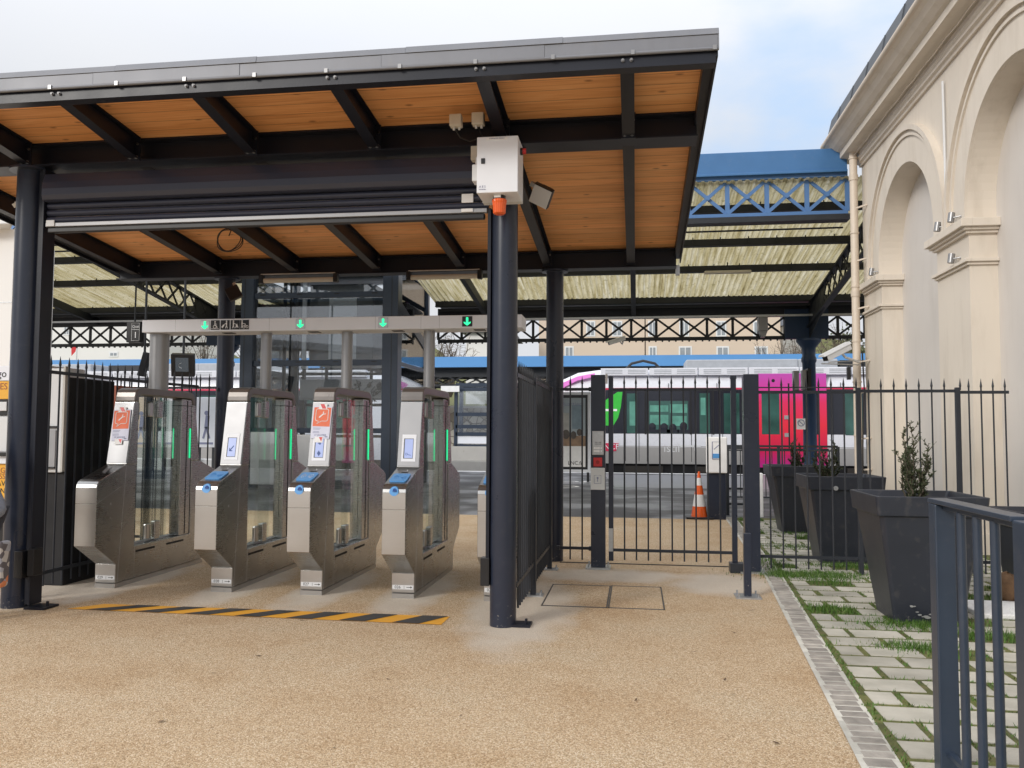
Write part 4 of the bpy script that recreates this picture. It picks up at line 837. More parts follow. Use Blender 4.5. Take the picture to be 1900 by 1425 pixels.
q = MB(); q.box(-.51, -.372, YP-.02, YP, 1.335, 1.62); ip = q.build('intercom', M['galv'], pg, bevel=.006)
q = MB(); q.box(-.49, -.42, YP-.024, YP-.02, 1.405, 1.43); q.box(-.49, -.42, YP-.024, YP-.02, 1.37, 1.395); q.box(-.41, -.395, YP-.024, YP-.02, 1.41, 1.425); q.box(-.41, -.395, YP-.024, YP-.02, 1.375, 1.39); build_each(q, 'name_button', M['paperwhite'], ip)
q = MB()
for k in range(5): q.box(-.475+.016*k, -.468+.016*k, YP-.0225, YP-.02, 1.46, 1.47); q.box(-.475+.016*k, -.468+.016*k, YP-.0225, YP-.02, 1.48, 1.49)
q.build('speaker_hole', M['blackm'], ip)
q = MB(); q.box(-.495, -.392, YP-.012, YP, 1.20, 1.305); eb = q.build('call_point', M['red'], pg, bevel=.012); q = MB(); q.tube([(-.444, YP-.018, 1.252), (-.444, YP-.012, 1.252)], .022, 14); q.build('call_button', mat('dark_red_button', (.32,.015,.015), .4), eb)
q = MB(); q.box(-.528, -.36, YP-.008, YP, .925, 1.185); kp = q.build('key_plate', M['offwhite'], pg, bevel=.006)
q = MB(); q.tube([(-.485,YP-.009,1.0),(-.405,YP-.009,1.0),(-.405,YP-.009,1.095),(-.485,YP-.009,1.095),(-.485,YP-.009,1.0)], .0028, 4); q.tube([(-.445,YP-.012,1.065),(-.445,YP-.008,1.065)], .012, 10); q.bar((-.445,YP-.01,1.06),(-.445,YP-.01,1.02), .008, .003, (0,-1,0)); q.build('key_symbol', M['ink'], kp)
tag(MB().box(-.93, 1.1, 10.44, 10.48, -.01, .006).build('drain_slot', M['blackm']), 'narrow black drain slot in the floor behind the pedestrian gate', 'drain')
q = thing('stop_post', (1.08, 8.58, 0), 'short dark stop post on a bolted plate in the sandy floor', 'post')
MB().box(1.045, 1.115, 8.545, 8.615, .015, .62).build('shaft', M['steel'], q, bevel=.004); p = MB(); p.box(.96, 1.20, 8.46, 8.70, 0, .015)
for sx in (.99, 1.17):
    for sy in (8.49, 8.67): p.tube([(sx, sy, .015), (sx, sy, .05)], .01, 6)
p.build('base_plate', M['galv'], q)

# hazard tape, hatches
hz = thing('hazard_tape', (-3.3, 7.07, 0), 'yellow and black striped hazard tape stuck on the floor before the gates', 'floor tape')
A0, A1, B0, B1 = Vector((-5.04, 6.965, .004)), Vector((-4.84, 7.215, .004)), Vector((-1.60, 6.915, .004)), Vector((-1.595, 7.225, .004))
q = MB(); q.face([A0, B0, B1, A1]); q.build('yellow_strip', M['yellowtape'], hz)
q = MB(); up = Vector((0, 0, .003))
for k in range(7):
    a = .055+k*.137; w = .068; sk = .02
    f = lambda s, v: (A0.lerp(B0, s)).lerp(A1.lerp(B1, s), v)+up
    n = 4
    q.face([f(min(1, a), 0), f(min(1, a+w), 0), f(min(1, a+w+sk+.03), 1), f(min(1, a+sk+.03), 1)])
q.build('black_stripe', M['blacktape'], hz)
def hatch(x0, x1, y0, y1, lab):
    t = thing('floor_hatch', ((x0+x1)/2, (y0+y1)/2, 0), lab, 'hatch', 'floor hatches before the pedestrian gate')
    q = MB()
    for a, c, d, e in ((x0, x1, y0, y0+.022), (x0, x1, y1-.03, y1), (x0, x0+.012, y0, y1), (x1-.012, x1, y0, y1)): q.box(a, c, d, e, -.01, .004)
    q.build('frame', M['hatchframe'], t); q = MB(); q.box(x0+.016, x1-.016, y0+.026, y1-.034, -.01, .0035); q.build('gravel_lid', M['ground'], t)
hatch(-.87, -.26, 7.83, 8.95, 'gravel filled floor hatch in a metal frame, next to the right column'); hatch(-.255, .26, 7.83, 8.97, 'gravel filled floor hatch in a metal frame, the one toward the stop post')

# ------------------------------------------------------------------ planters and their shrubs
def planter(cx, yf, lab, rim=.90, base=.55, h=1.08):
    t = thing('planter', (cx, yf+base/2, 0), lab, 'planter', 'tall square charcoal planters')
    cy = yf+base/2
    def ring(s, z, ch): # chamfered square
        a = s/2; c = ch
        return [(cx-a+c,cy-a,z),(cx+a-c,cy-a,z),(cx+a,cy-a+c,z),(cx+a,cy+a-c,z),(cx+a-c,cy+a,z),(cx-a+c,cy+a,z),(cx-a,cy+a-c,z),(cx-a,cy-a+c,z)]
    q = MB(); hb = h-.17
    rings = [ring(base, 0, .02), ring(base+(rim-.07-base)*.95, hb, .035), ring(rim-.03, hb+.005, .02), ring(rim, h, .02), ring(rim-.05, h, .015), ring(rim-.13, h-.10, .02)]
    for r_ in rings: q.v += r_
    for k in range(len(rings)-1):
        for j in range(8): q.f.append((k*8+j, k*8+(j+1)%8, (k+1)*8+(j+1)%8, (k+1)*8+j)); q.m.append(0)
    q.f.append(tuple(reversed(range(8)))); q.m.append(0)
    q.build('pot', M['pot'], t, bevel=.008)
    MB().box(cx-rim/2+.055, cx+rim/2-.055, cy-rim/2+.055, cy+rim/2-.055, h-.13, h-.085).build('soil', M['potin'], t)
    return t, cy
def shrub(x, y, z, h, spread, n, lab, name='shrub', seed=1):
    rnd = random.Random(seed); t = thing(name, (x, y, z), lab, 'shrub', 'sparse shrubs in the planters')
    st = MB(); lf = MB()
    def needles(p, q, k, s):
        for _ in range(k):
            u = rnd.random(); b_ = p.lerp(q, u); d = (q-p).normalized()
            v = Vector((rnd.gauss(0,1), rnd.gauss(0,1), rnd.gauss(.5,.7))).normalized(); v = (v*.75+d*.6).normalized(); l = s*rnd.uniform(.6,1.3); w = Vector((rnd.gauss(0,1),rnd.gauss(0,1),rnd.gauss(0,1))).cross(v).normalized()*s*.17
            lf.face([b_-w*.4, b_+v*l*.5-w, b_+v*l, b_+v*l*.5+w])
    for i in range(n):
        a = rnd.uniform(0, 6.28); hh = h*rnd.choice([1, .85, .75, .6, .5, .4])*rnd.uniform(.85, 1.05); r0 = rnd.uniform(.0, .05); out = spread*rnd.uniform(.3, 1)*(1.25-.6*hh/h)
        p = Vector((x+r0*math.cos(a), y+r0*math.sin(a), z)); pts = [p]; m_ = 6
        for k in range(1, m_+1):
            u = k/m_; pts.append(Vector((x+math.cos(a)*(r0+out*u**.8)+rnd.gauss(0,.012), y+math.sin(a)*(r0+out*u**.8)+rnd.gauss(0,.012), z+hh*u**1.15)))
        st.tube(pts, [.008*(1-.75*k/m_) for k in range(m_+1)], 5)
        for k in range(m_):
            needles(pts[k], pts[k+1], 12, .034)
            if k > 0:
                for _ in range(2):
                    b_ = rnd.uniform(0, 6.28); l = hh*rnd.uniform(.08, .2); e = pts[k].lerp(pts[k+1], rnd.random()); f = e+Vector((math.cos(b_)*l*.6, math.sin(b_)*l*.6, l*.8)); st.tube([e, f], [.004, .0015], 4); needles(e, f, 15, .028)
    st.build('stem', M['bark'], t); lf.build('foliage', M['shrub'], t); return t
t, cy = planter(2.44, 7.62, 'nearest charcoal planter, scuffed near its foot, behind the foreground railing')
q = MB(); rr = random.Random(4)
for k in range(13):
    u = k/12; px = 2.44-.02+.17*(u-.5)*1.6; pz = .17-.09*math.sin(u*3.14)+rr.uniform(-.02,.02); py = 7.60-(pz*.135)-.004
    n = rr.randint(5, 8); s = rr.uniform(.006, .02)
    q.face([(px+s*1.3*math.cos(6.28*j/n)*rr.uniform(.6,1.2), py-.02, pz+s*.6*math.sin(6.28*j/n)*rr.uniform(.6,1.2)) for j in range(n)])
q.build('scuff_mark', M['galv'], t)
shrub(2.42, cy-.02, .98, .74, .13, 20, 'tall thin needle leaved shrub in the nearest planter', seed=3)
planter(2.54, 10.92, 'middle charcoal planter behind the long railing, with a round cap on its rim', rim=.92)
q = MB(); q.tube([(2.40, 10.70, .94), (2.40, 10.72, .94)], .028, 16)
tag(q.build('round_cap', M['galv']), 'small round metal cap on the rim of the middle planter', 'cap')
shrub(2.40, 11.15, .98, .52, .22, 16, 'loose twiggy shrub in the middle planter', seed=8)
planter(2.62, 14.15, 'farthest of the charcoal planters in the row, left of the middle one', rim=.95)
shrub(2.62, 14.4, .98, .50, .18, 14, 'small upright shrub in the farthest planter of the row', seed=12)
p4, _ = planter(4.02, 8.95, 'charcoal planter by the station wall, mostly hidden by the foreground post', rim=.72, base=.5, h=.85)
# bits by the wall
q = MB(); q.box(2.95, 4.05, 7.9, 8.55, .005, .05)
tag(q.build('gravel_tray', M['chip'], bevel=.01), 'patch of white marble chips on the paving beside the station wall', 'gravel')
q = MB(); q.ball((3.47, 8.62, .16), .12, 8, 1, 1, 1.15); rr = random.Random(2); q.v = [(x+rr.gauss(0,.008), y+rr.gauss(0,.008), z+rr.gauss(0,.008)) for x, y, z in q.v]
tag(q.build('dead_clump', M['brownball'], smooth=True), 'round brown withered clump behind the white marble chips', 'dead plant')

# ------------------------------------------------------------------ foreground railing
rl = thing('guard_railing', (1.44, 3.7, 0), 'blue grey guard railing in the right foreground with a flat top rail', 'railing')
q = MB(); q.box(1.395, 1.485, 4.24, 4.33, .0, 1.27); q.build('post', M['rail'], rl, bevel=.006)
q = MB(); q.box(1.395, 1.56, 3.22, 3.42, 0, 1.281); q.build('post', M['rail'], rl, bevel=.008)
q = MB(); q.box(1.395, 1.485, 3.43, 4.34, 1.272, 1.293); q.box(1.43, 1.45, 3.43, 4.24, 1.245, 1.272); q.build('top_rail', M['rail'], rl, bevel=.003)
for y in (4.045, 3.865, 3.685):
    q = MB(); q.tube([(1.44, y, .1), (1.44, y, 1.25)], .019, 14); q.build('baluster', M['rail'], rl, smooth=True)
q = MB(); q.bar((1.44, 3.42, .12), (1.44, 4.24, .12), .03, .02); q.build('bottom_rail', M['rail'], rl)

# ------------------------------------------------------------------ station building
sb = thing('station_building', (6, 10.5, 0), 'cream rendered station building with round arched bays and a moulded cornice', 'building')
XW, XP = 4.5, 4.86; YE = 17.4
AC = [14.755, 10.66, 6.565, 2.47]; AR = 1.44; ZS = 4.68; ZT = 7.35
wl = MB(); pn = MB()
edges = [YE] + [(a+b_)/2 for a, b_ in zip(AC, AC[1:])] + [.4]
for i, c in enumerate(AC):
    y1, y0 = edges[i], edges[i+1]
    wl.face([(XW,c+AR,0),(XW,y1,0),(XW,y1,ZT),(XW,c+AR,ZT)]); wl.face([(XW,y0,0),(XW,c-AR,0),(XW,c-AR,ZT),(XW,y0,ZT)])
    n = 40; out = [(c+AR, 0), (c+AR, ZS)] + [(c+AR*math.cos(math.pi*k/n), ZS+AR*math.sin(math.pi*k/n)) for k in range(1, n)] + [(c-AR, ZS), (c-AR, 0)]
    for (ya, za), (yb, zb_) in zip(out[1:-1], out[2:-1]):
        wl.face([(XW,ya,za),(XW,ya,ZT),(XW,yb,ZT),(XW,yb,zb_)])
    for (ya, za), (yb, zb_) in zip(out, out[1:]): wl.face([(XW,ya,za),(XW,yb,zb_),(XP+.02,yb,zb_),(XP+.02,ya,za)])
    pn.face([(XP,c-AR-.02,0),(XP,c+AR+.02,0),(XP,c+AR+.02,ZS+AR+.02),(XP,c-AR-.02,ZS+AR+.02)])
wl.face([(XW,YE,0),(12,YE,0),(12,YE,ZT),(XW,YE,ZT)])
wl.build('wall', M['stucco'], sb)
for i, c in enumerate(AC):
    MB().face([(XP,c-AR-.02,0),(XP,c+AR+.02,0),(XP,c+AR+.02,ZS+AR+.02),(XP,c-AR-.02,ZS+AR+.02)]).build('arch_panel', M['stuccop'], sb)
    b = MB(); n = 48
    def ringz(r0, r1, x0): # raised band with depth
        for k in range(n):
            a0, a1 = math.pi*k/n, math.pi*(k+1)/n
            P = lambda r, a, x: (x, c+r*math.cos(a), ZS+r*math.sin(a))
            b.face([P(r0,a0,x0),P(r1,a0,x0),P(r1,a1,x0),P(r0,a1,x0)]); b.face([P(r1,a0,x0),P(r1,a0,XW+.01),P(r1,a1,XW+.01),P(r1,a1,x0)]); b.face([P(r0,a0,x0),P(r0,a1,x0),P(r0,a1,XW+.01),P(r0,a0,XW+.01)])
        for a in (0, math.pi):
            P = lambda r, x: (x, c+r*math.cos(a), ZS+r*math.sin(a)); s = -.16
            b.box(x0, XW+.01, min(c+r0*math.cos(a), c+r1*math.cos(a)), max(c+r0*math.cos(a), c+r1*math.cos(a)), ZS+s, ZS)
    ringz(AR+.003, 1.86, XW-.045); ringz(1.86, 1.905, XW-.075); ringz(1.905, 1.95, XW-.055); ringz(1.95, 2.03, XW-.11)
    b.build('archivolt', M['stucco'], sb)
def impost(y0, y1, jl, jh): # moulded cap around a pier between y0 and y1, returning into the recesses
    b = MB()
    for z0, z1, p in ((4.33,4.37,.05),(4.37,4.41,.09),(4.41,4.52,.14),(3.90,3.94,.035),(3.94,3.985,.07)):
        if z0 == 3.90: b.build('pier_cap', M['stucco'], sb, bevel=.006); b = MB()
        b.box(XW-p, XW+.004, y0-(p if jl else 0), y1+(p if jh else 0), z0, z1)
        if jl: b.box(XW+.004, XP-.001, y0-p, y0+.004, z0, z1)
        if jh: b.box(XW+.004, XP-.001, y1-.004, y1+p, z0, z1)
    b.build('pier_moulding', M['stucco'], sb, bevel=.006); b = MB()
    b.box(XW-.05, XW+.004, y0-.04, y1+.04, 0, .26); b.box(XW-.065, XW+.004, y0-.055, y1+.055, .26, .30)
    if jl: b.box(XW+.004, XP-.001, y0-.04, y0+.002, 0, .28)
    b.build('pier_plinth', M['stucco'], sb, bevel=.006)
impost(AC[0]+AR, YE-.12, True, False)
for a, c in zip(AC, AC[1:]): impost(c+AR, a-AR, True, True)
b = MB(); b.prism([(XW+.01,6.93),(XW-.04,6.93),(XW-.05,6.97),(XW-.09,6.99),(XW-.09,7.03),(XW-.12,7.06),(XW-.12,7.09),(XW+.01,7.10)], 'Y', .4, YE+.02); b.build('string_course', M['stucco'], sb)
b = MB(); pr = [(XW+.02,7.12),(XW-.08,7.12),(XW-.10,7.17),(XW-.36,7.20),(XW-.36,7.32),(XW-.42,7.34),(XW-.50,7.40),(XW-.56,7.47),(XW-.62,7.50),(XW-.62,7.56),(XW+.02,7.56)]
b.prism(pr, 'Y', .4, YE+.55); b.build('cornice', M['stucco'], sb)
b = MB(); b.tube([(XW-.62, .4, 7.55), (XW-.62, YE+.55, 7.55)], .055, 10); b.build('gutter', M['pipe'], sb, smooth=True)
b = MB(); b.hexa([(XW-.58,.4,7.57),(14,.4,7.57),(14,YE+.5,7.57),(XW-.58,YE+.5,7.57),(XW-.50,.4,8.02),(14,.4,9.6),(14,YE+.3,9.6),(XW-.50,YE+.3,8.02)])
for k in range(17): y = .9+k; b.bar((XW-.587, y, 7.62), (XW-.508, y, 8.0), .02, .02, (1,0,0))
b.build('roof', M['slate'], sb)
dp = thing('downpipe', (4.30, 17.25, 0), 'cream downpipe with collars down the corner of the station building', 'downpipe')
b = MB(); b.tube([(4.33, 17.3, 7.5), (4.33, 17.28, 7.3), (4.30, 17.25, 7.2), (4.30, 17.25, 0)], .075, 18); b.build('pipe', M['pipe'], dp, smooth=True)
for z in (7.05, 6.62, 5.55, 4.48, 4.30, 3.4, 2.6, 1.55):
    b = MB(); b.tube([(4.30, 17.25, z), (4.30, 17.25, z+(.11 if z in (6.62, 4.3) else .03))], .088, 18); b.build('collar', M['pipe'], dp, smooth=True)
for z in (6.05, 5.0, 4.05, 3.0, 2.4, 1.5, .9):
    b = MB(); b.bar((4.32, 17.2, z), (4.50, 17.05, z+.03), .03, .03); b.build('bracket', M['pipe'], dp)
def spot(y, z, lab, x=4.37):
    t = thing('uplight', (x, y, z), lab, 'spotlight', 'small uplights on the pier caps')
    b = MB(); b.tube([(x-.02, y, z+.02), (x-.0, y, z+.15)], .045, 14); b.build('can', M['pole'], t, smooth=True)
    b = MB(); b.tube([(x, y-.05, z+.07), (x+.08, y-.1, z+.08), (x+.1, y-.1, z)], .012, 6); b.build('arm', M['pole'], t)
spot(12.86, 4.53, 'small grey uplight on the pier cap, at the foot of the left arch'); spot(12.32, 4.53, 'small grey uplight on the pier cap, at the foot of the right arch'); spot(12.5, 3.99, 'small grey uplight on the lower moulding under the pier cap', 4.42); spot(16.33, 4.53, 'small grey uplight on the corner pier cap next to the downpipe')
tag(MB().tube([(4.46, 12.78, 4.55), (4.46, 12.80, 6.75)], .018, 8).build('conduit', M['offwhite']), 'thin pale conduit running up the wall between the two arches', 'conduit')
b = MB(); pts = [(XW-.2, .5+.45*k, 7.12-.02*(k % 2)) for k in range(38)]; b.tube(pts, .008, 5); tag(b.build('wall_cable', M['pipe']), 'thin cable sagging along the underside of the station cornice', 'cable')
b = MB(); b.tube([(4.38,17.15,3.2),(4.40,17.12,2.4),(4.36,17.1,1.9),(4.33,17.05,1.2),(4.34,17.1,.6)], .014, 6); tag(b.build('wall_cable', M['black']), 'dark cable hanging beside the cream downpipe at fence height', 'cable')

# CCTV cameras
def cctv(c, heading, tilt, s, lab, mount):
    t = thing('security_camera', c, lab, 'camera', 'white security cameras')
    m = Matrix.Translation(c) @ Matrix.Rotation(R(heading), 4, 'Z') @ Matrix.Rotation(R(tilt), 4, 'X') @ Matrix.Scale(s, 4)
    def pl(q): q.v = [tuple(m @ Vector(p)) for p in q.v]; return q
    q = MB(); q.prism([(-.09,-.08),(.09,-.08),(.09,.04),(.06,.085),(-.06,.085),(-.09,.04)], 'Y', -.42, .28); pl(q).build('housing', M['offwhite'], t, bevel=.01*s)
    q = MB(); q.prism([(-.105,.05),(.105,.05),(.075,.10),(-.075,.10)], 'Y', -.50, .30); pl(q).build('sunshield', M['offwhite'], t)
    q = MB(); q.box(-.075, .075, -.43, -.42, -.065, .045); pl(q).build('window', M['black'], t)
    q = MB(); q.tube([m @ Vector((0, .05, -.08)), m @ Vector((0, .1, -.2)), Vector(mount)], .028*s, 10); q.build('arm', M['offwhite'], t)
cctv((3.80, 16.5, 3.16), -62, 24, .85, 'big white security camera on an arm at the station corner, aimed down left', (4.25, 16.9, 2.98))
q = MB(); q.bar((3.5, 16.6, 2.93), (4.3, 17.0, 2.93), .03, .02); q.bar((3.62, 16.55, 2.95), (4.3, 17.0, 3.02), .02, .02); tag(q.build('camera_bracket', M['galv']), 'thin metal bracket arm under the big white security camera', 'bracket')
q = MB(); q.box(3.95, 4.02, 16.55, 16.62, 2.62, 2.86); tag(q.build('sensor', M['black'], bevel=.01), 'small black sensor hanging below the big white security camera', 'sensor')

# ------------------------------------------------------------------ platform canopy (first platform)
pc = thing('platform_canopy', (0, 22, 0), 'old iron platform canopy with yellowed corrugated sheets, lattice girders and a blue front fascia', 'canopy')
GYY, LY = 17.75, 26.0
XA, XB = -22.0, 9.0
def rz(Y): return 6.80 - .147*(Y-17.6)
def corr(name, x0, x1, y0, y1, dz=0, step=.15):
    q = MB(); x = x0; prof = []
    while x < x1:
        prof += [(x, 0), (x+.07*step/.19, 0), (x+.095*step/.19, .03), (x+.165*step/.19, .03)]; x += step
    prof = [(a, h) for a, h in prof if a <= x1]
    for (a, h), (c, g) in zip(prof, prof[1:]): q.face([(a,y0,rz(y0)+h+dz),(c,y0,rz(y0)+g+dz),(c,y1,rz(y1)+g+dz),(a,y1,rz(y1)+h+dz)])
    return q.build(name, M['sheet'], pc)
corr('roof_sheet', XA, -10.85, 17.6, 25.45); corr('roof_sheet', -10.85, -6.2, 17.6, 22.2); corr('roof_sheet', -6.2, XB, 17.6, 25.45)
b = MB()
for x0, x1 in ((XA, -10.85), (-6.2, XB)):
    b.hexa([(x0,25.45,rz(25.45)),(x1,25.45,rz(25.45)),(x1,27.2,5.5),(x0,27.2,5.5),(x0,25.45,rz(25.45)+.06),(x1,25.45,rz(25.45)+.06),(x1,27.2,5.56),(x0,27.2,5.56)])
b.build('dark_eave', M['irondark'], pc)
b = MB(); b.box(XA, 4.28, GYY-.12, GYY+.05, 6.97, 7.42); b.prism([(GYY-.16,6.92),(GYY+.08,6.92),(GYY+.08,6.97),(GYY-.16,6.97)], 'X', XA, 4.28); b.build('blue_fascia', M['blue'], pc, bevel=.008)
def lattice(name, m, x0, x1, y, z0, z1, step, ch=.10, th=.03, w=.055, fill=0):
    b = MB(); b.box(x0, x1, y-.06, y+.06, z0, z0+ch); b.box(x0, x1, y-.06, y+.06, z1-ch, z1)
    n = round((x1-x0)/step); st = (x1-x0)/n
    for k in range(n+1):
        x = x0+k*st; b.bar((x, y, z0+ch), (x, y, z1-ch), w*1.3, th*1.6, (0,1,0))
        if k < n:
            b.bar((x, y-.02, z0+ch), (x+st, y-.02, z1-ch), th, w, (0,0,1)); b.bar((x, y+.02, z1-ch), (x+st, y+.02, z0+ch), th, w, (0,0,1))
            b.tube([(x+st/2, y-.05, (z0+z1)/2), (x+st/2, y+.0, (z0+z1)/2)], w*.8, 8)
    return b.build(name, m, pc)
lattice('front_lattice', M['bluelat'], XA, 4.3, GYY, 6.05, 6.95, .80, .10, .03, .07)
b = MB(); b.box(XA, 4.3, GYY-.2, GYY+.1, 5.93, 6.045); b.tube([(XA, GYY+.4, 5.86), (4.3, GYY+.4, 5.90)], .02, 6); b.build('front_chord', M['irondark'], pc)
lattice('rear_lattice', M['irondark'], XA, -10.85, LY, 4.42, 5.20, .765, .10, .03, .06); lattice('rear_lattice', M['irondark'], -6.2, XB, LY, 4.42, 5.20, .765, .10, .03, .06)
b = MB(); b.box(XA, -10.85, LY-.10, LY+.1, 5.20, 5.5); b.box(-6.2, XB, LY-.10, LY+.1, 5.20, 5.5)
b.box(XA, -10.9, LY-.5, LY-.46, 5.36, 5.42); b.box(-6.1, XB, LY-.5, LY-.46, 5.36, 5.42)
for k in range(150):
    x = XA+.2*k
    if -10.9 < x < -6.2: continue
    b.box(x, x+.05, LY-.02, LY+.02, 4.38, 4.42)
b.build('valley_beam', M['irondark'], pc)
for y in (18.8, 20.8, 22.7, 25.4):
    for x0, x1 in ((XA, -10.9), (-6.15, XB)) if y > 22.3 else ((XA, XB),):
        b = MB(); z = rz(y); b.box(x0, x1, y-.05, y+.05, z-.16, z-.005); b.box(x0, x1, y-.09, y+.09, z-.18, z-.16)
        x = x0+.3
        while x < x1: b.box(x-.012, x+.012, y-.11, y-.09, z-.1, z+.03); x += .66
        b.build('purlin', M['irondark'], pc)
for x in (-.05, -4.6+0, -9.2, -18):
    if x == -9.2: y1 = 22.1
    else: y1 = 26
    b = MB(); b.hexa([(x-.07,17.9,rz(17.9)-.5),(x+.07,17.9,rz(17.9)-.5),(x+.07,y1,rz(y1)-.42),(x-.07,y1,rz(y1)-.42),(x-.07,17.9,rz(17.9)-.19),(x+.07,17.9,rz(17.9)-.19),(x+.07,y1,rz(y1)-.19),(x-.07,y1,rz(y1)-.19)]); b.build('rafter', M['irondark'], pc)
CX = (5.12, -13.3)
for x in CX:
    b = MB()       # lattice rafter
    for dz in (-.2, -.62):
        b.bar((x, 17.9, rz(17.9)+dz-.2*(dz<-.5)), (x, 26, rz(26)+dz-.2*(dz<-.5)), .16, .05)
    n = 13
    for k in range(n):
        y0 = 17.9+8.1*k/n; y1 = 17.9+8.1*(k+1)/n
        b.bar((x, y0, rz(y0)-.2), (x, y1, rz(y1)-.8), .03, .06); b.bar((x, y0, rz(y0)-.8), (x, y1, rz(y1)-.2), .03, .06)
    b.hexa([(x-.01,23.8,rz(23.8)-.85),(x+.01,23.8,rz(23.8)-.85),(x+.01,26,4.4),(x-.01,26,4.4),(x-.01,23.8,rz(23.8)-.2),(x+.01,23.8,rz(23.8)-.2),(x+.01,26,rz(26)-.2),(x-.01,26,rz(26)-.2)])
    b.build('lattice_rafter', M['irondark'], pc)
    b = MB(); b.lathe([(.26,0),(.26,.35),(.2,.4),(.19,3.7),(.22,3.75),(.22,3.85),(.19,3.9),(.2,4.15),(.36,4.35),(.36,4.42)], (x, LY, 0), 20); b.build('column', M['bluenavy'], pc, smooth=True)
    b = MB(); b.box(x-.7, x+.55, LY-.14, LY-.07, 4.42, 5.3); b.build('column_head', M['bluenavy'], pc)
b = MB(); b.box(XA, -11, 23.5, 23.56, 4.9, 4.95); b.box(-6, XB, 25.3, 25.36, 5.02, 5.08); b.build('cable_tray', M['galv'], pc)

cctv((-.5, 25.4, 4.38), -75, 18, .75, 'small white security camera hanging under the platform canopy lattice', (-.35, 25.6, 4.42))
t = thing('loudspeaker', (3.74, 25.6, 4.5), 'grey loudspeaker box fixed to the platform canopy lattice', 'speaker')
q = MB(); q.box(3.61, 3.88, 25.5, 25.8, 4.62, 5.05); q.build('case', M['pole'], t, bevel=.02); q = MB(); q.prism([(3.62,4.62),(3.87,4.62),(3.80,4.44),(3.69,4.44)], 'Y', 25.52, 25.75); q.build('horn', M['pole'], t)
for (px, py, Y, l, lab) in ((1350, 505, 22.4, 1.2, 'closed strip lamp under the corrugated roof, right of the entrance canopy'), (125, 531, 22.8, .9, 'short strip lamp under the corrugated roof, next to the left front column')):
    c = at(px, py, Y); t = thing('strip_lamp', c, lab, 'lamp'); q = MB(); q.box(c.x-l/2, c.x+l/2, Y-.06, Y+.06, c.z-.04, c.z+.04); q.build('diffuser', M['beige'], t, bevel=.02); q = MB(); q.tube([(c.x, Y, c.z+.04), (c.x, Y, rz(Y)-.02)], .015, 6); q.build('hanger', M['irondark'], t)

# signs, monitors and boxes hanging from it
def hang_sign():
    Y = 19.5; c = at(251, 616, Y); t = thing('platform_sign', c, 'black hanging sign reading Quai 1 left of the white gantry', 'sign')
    q = MB(); q.box(c.x-.23, c.x+.13, Y-.02, Y+.22, c.z-.26, c.z+.26); q.build('box', M['black'], t, bevel=.01)
    x0, x1 = c.x-.085, c.x+.125; q = MB()
    y = Y-.024; q.tube([(x0,y,c.z-.22),(x1,y,c.z-.22),(x1,y,c.z+.22),(x0,y,c.z+.22),(x0,y,c.z-.22)], .006, 4); q.bar((x0,y,c.z+.06),(x1,y,c.z+.06), .008, .008); q.build('white_border', M['paperwhite'], t)
    text('Quai', .095, M['paperwhite'], (c.x+.02, Y-.024, c.z+.135), t); text('1', .22, M['paperwhite'], (c.x+.02, Y-.024, c.z-.085), t)
    q = MB(); q.tube([(c.x-.08, Y+.1, c.z+.26), (c.x-.08, Y+.1, rz(Y)-.1)], .022, 8); q.build('hanger', M['irondark'], t)
hang_sign()
def monitor(px, py, Y, w, h, rot, lab, back):
    c = at(px, py, Y); t = thing('information_screen', c, lab, 'screen', 'hanging information screens')
    m = Matrix.Translation(c) @ Matrix.Rotation(R(rot), 4, 'Z') @ Matrix.Rotation(R(14), 4, 'Y' if back else 'X')
    q = MB(); q.box(-w/2, w/2, -.1, .1, -h/2, h/2); q.v = [tuple(m @ Vector(p)) for p in q.v]; q.build('case', M['black'], t, bevel=.015)
    if not back:
        q = MB(); q.box(-w/2+.1, w/2-.12, -.105, -.1, -h/2+.12, h/2-.08); q.v = [tuple(m @ Vector(p)) for p in q.v]; q.build('display', mat('dim_screen', (.03,.04,.05), .15, emit=(.08,.10,.12), es=.4), t)
        q = MB(); q.tube([m @ Vector((.0+.08*math.cos(a), -.107, .06*math.sin(a))) for a in [R(100+20*k) for k in range(9)]], .008, 4); q.box(0,0.001,0,0.001,0,0.001); q.build('display_mark', M['galv'], t)
    q = MB(); q.tube([(c.x, Y, c.z+h/2-.02), (c.x, Y, rz(min(Y, 25)))], .028, 8); q.build('hanger', M['irondark'], t)
monitor(340, 677, 17.9, .50, .52, 20, 'dark hanging information screen right of the thick gantry pole', False)
monitor(268, 676, 18.4, .14, .58, 8, 'slim dark hanging screen seen edge on, left of the thick gantry pole', True)
c = at(1487, 704, 25.5); t = thing('column_box', c, 'grey equipment boxes strapped round the blue platform column', 'equipment box')
q = MB(); q.box(c.x-.22, c.x-.06, 25.5, 25.75, c.z-.32, c.z+.26); q.box(c.x+.02, c.x+.16, 25.5, 25.75, c.z-.3, c.z+.28); q.build('case', M['pole'], t, bevel=.02); q = MB(); q.box(c.x+.17, c.x+.27, 25.45, 25.8, c.z-.32, c.z+.32); q.build('panel', M['black'], t); q = MB(); q.box(c.x-.2, c.x+.2, 25.48, 25.5, c.z-.38, c.z-.32); q.build('strap', M['irondark'], t)
c = at(1486.5, 786, 25.7); t = thing('no_smoking_sign', c, 'small white no smoking sign on the blue platform column', 'sign')
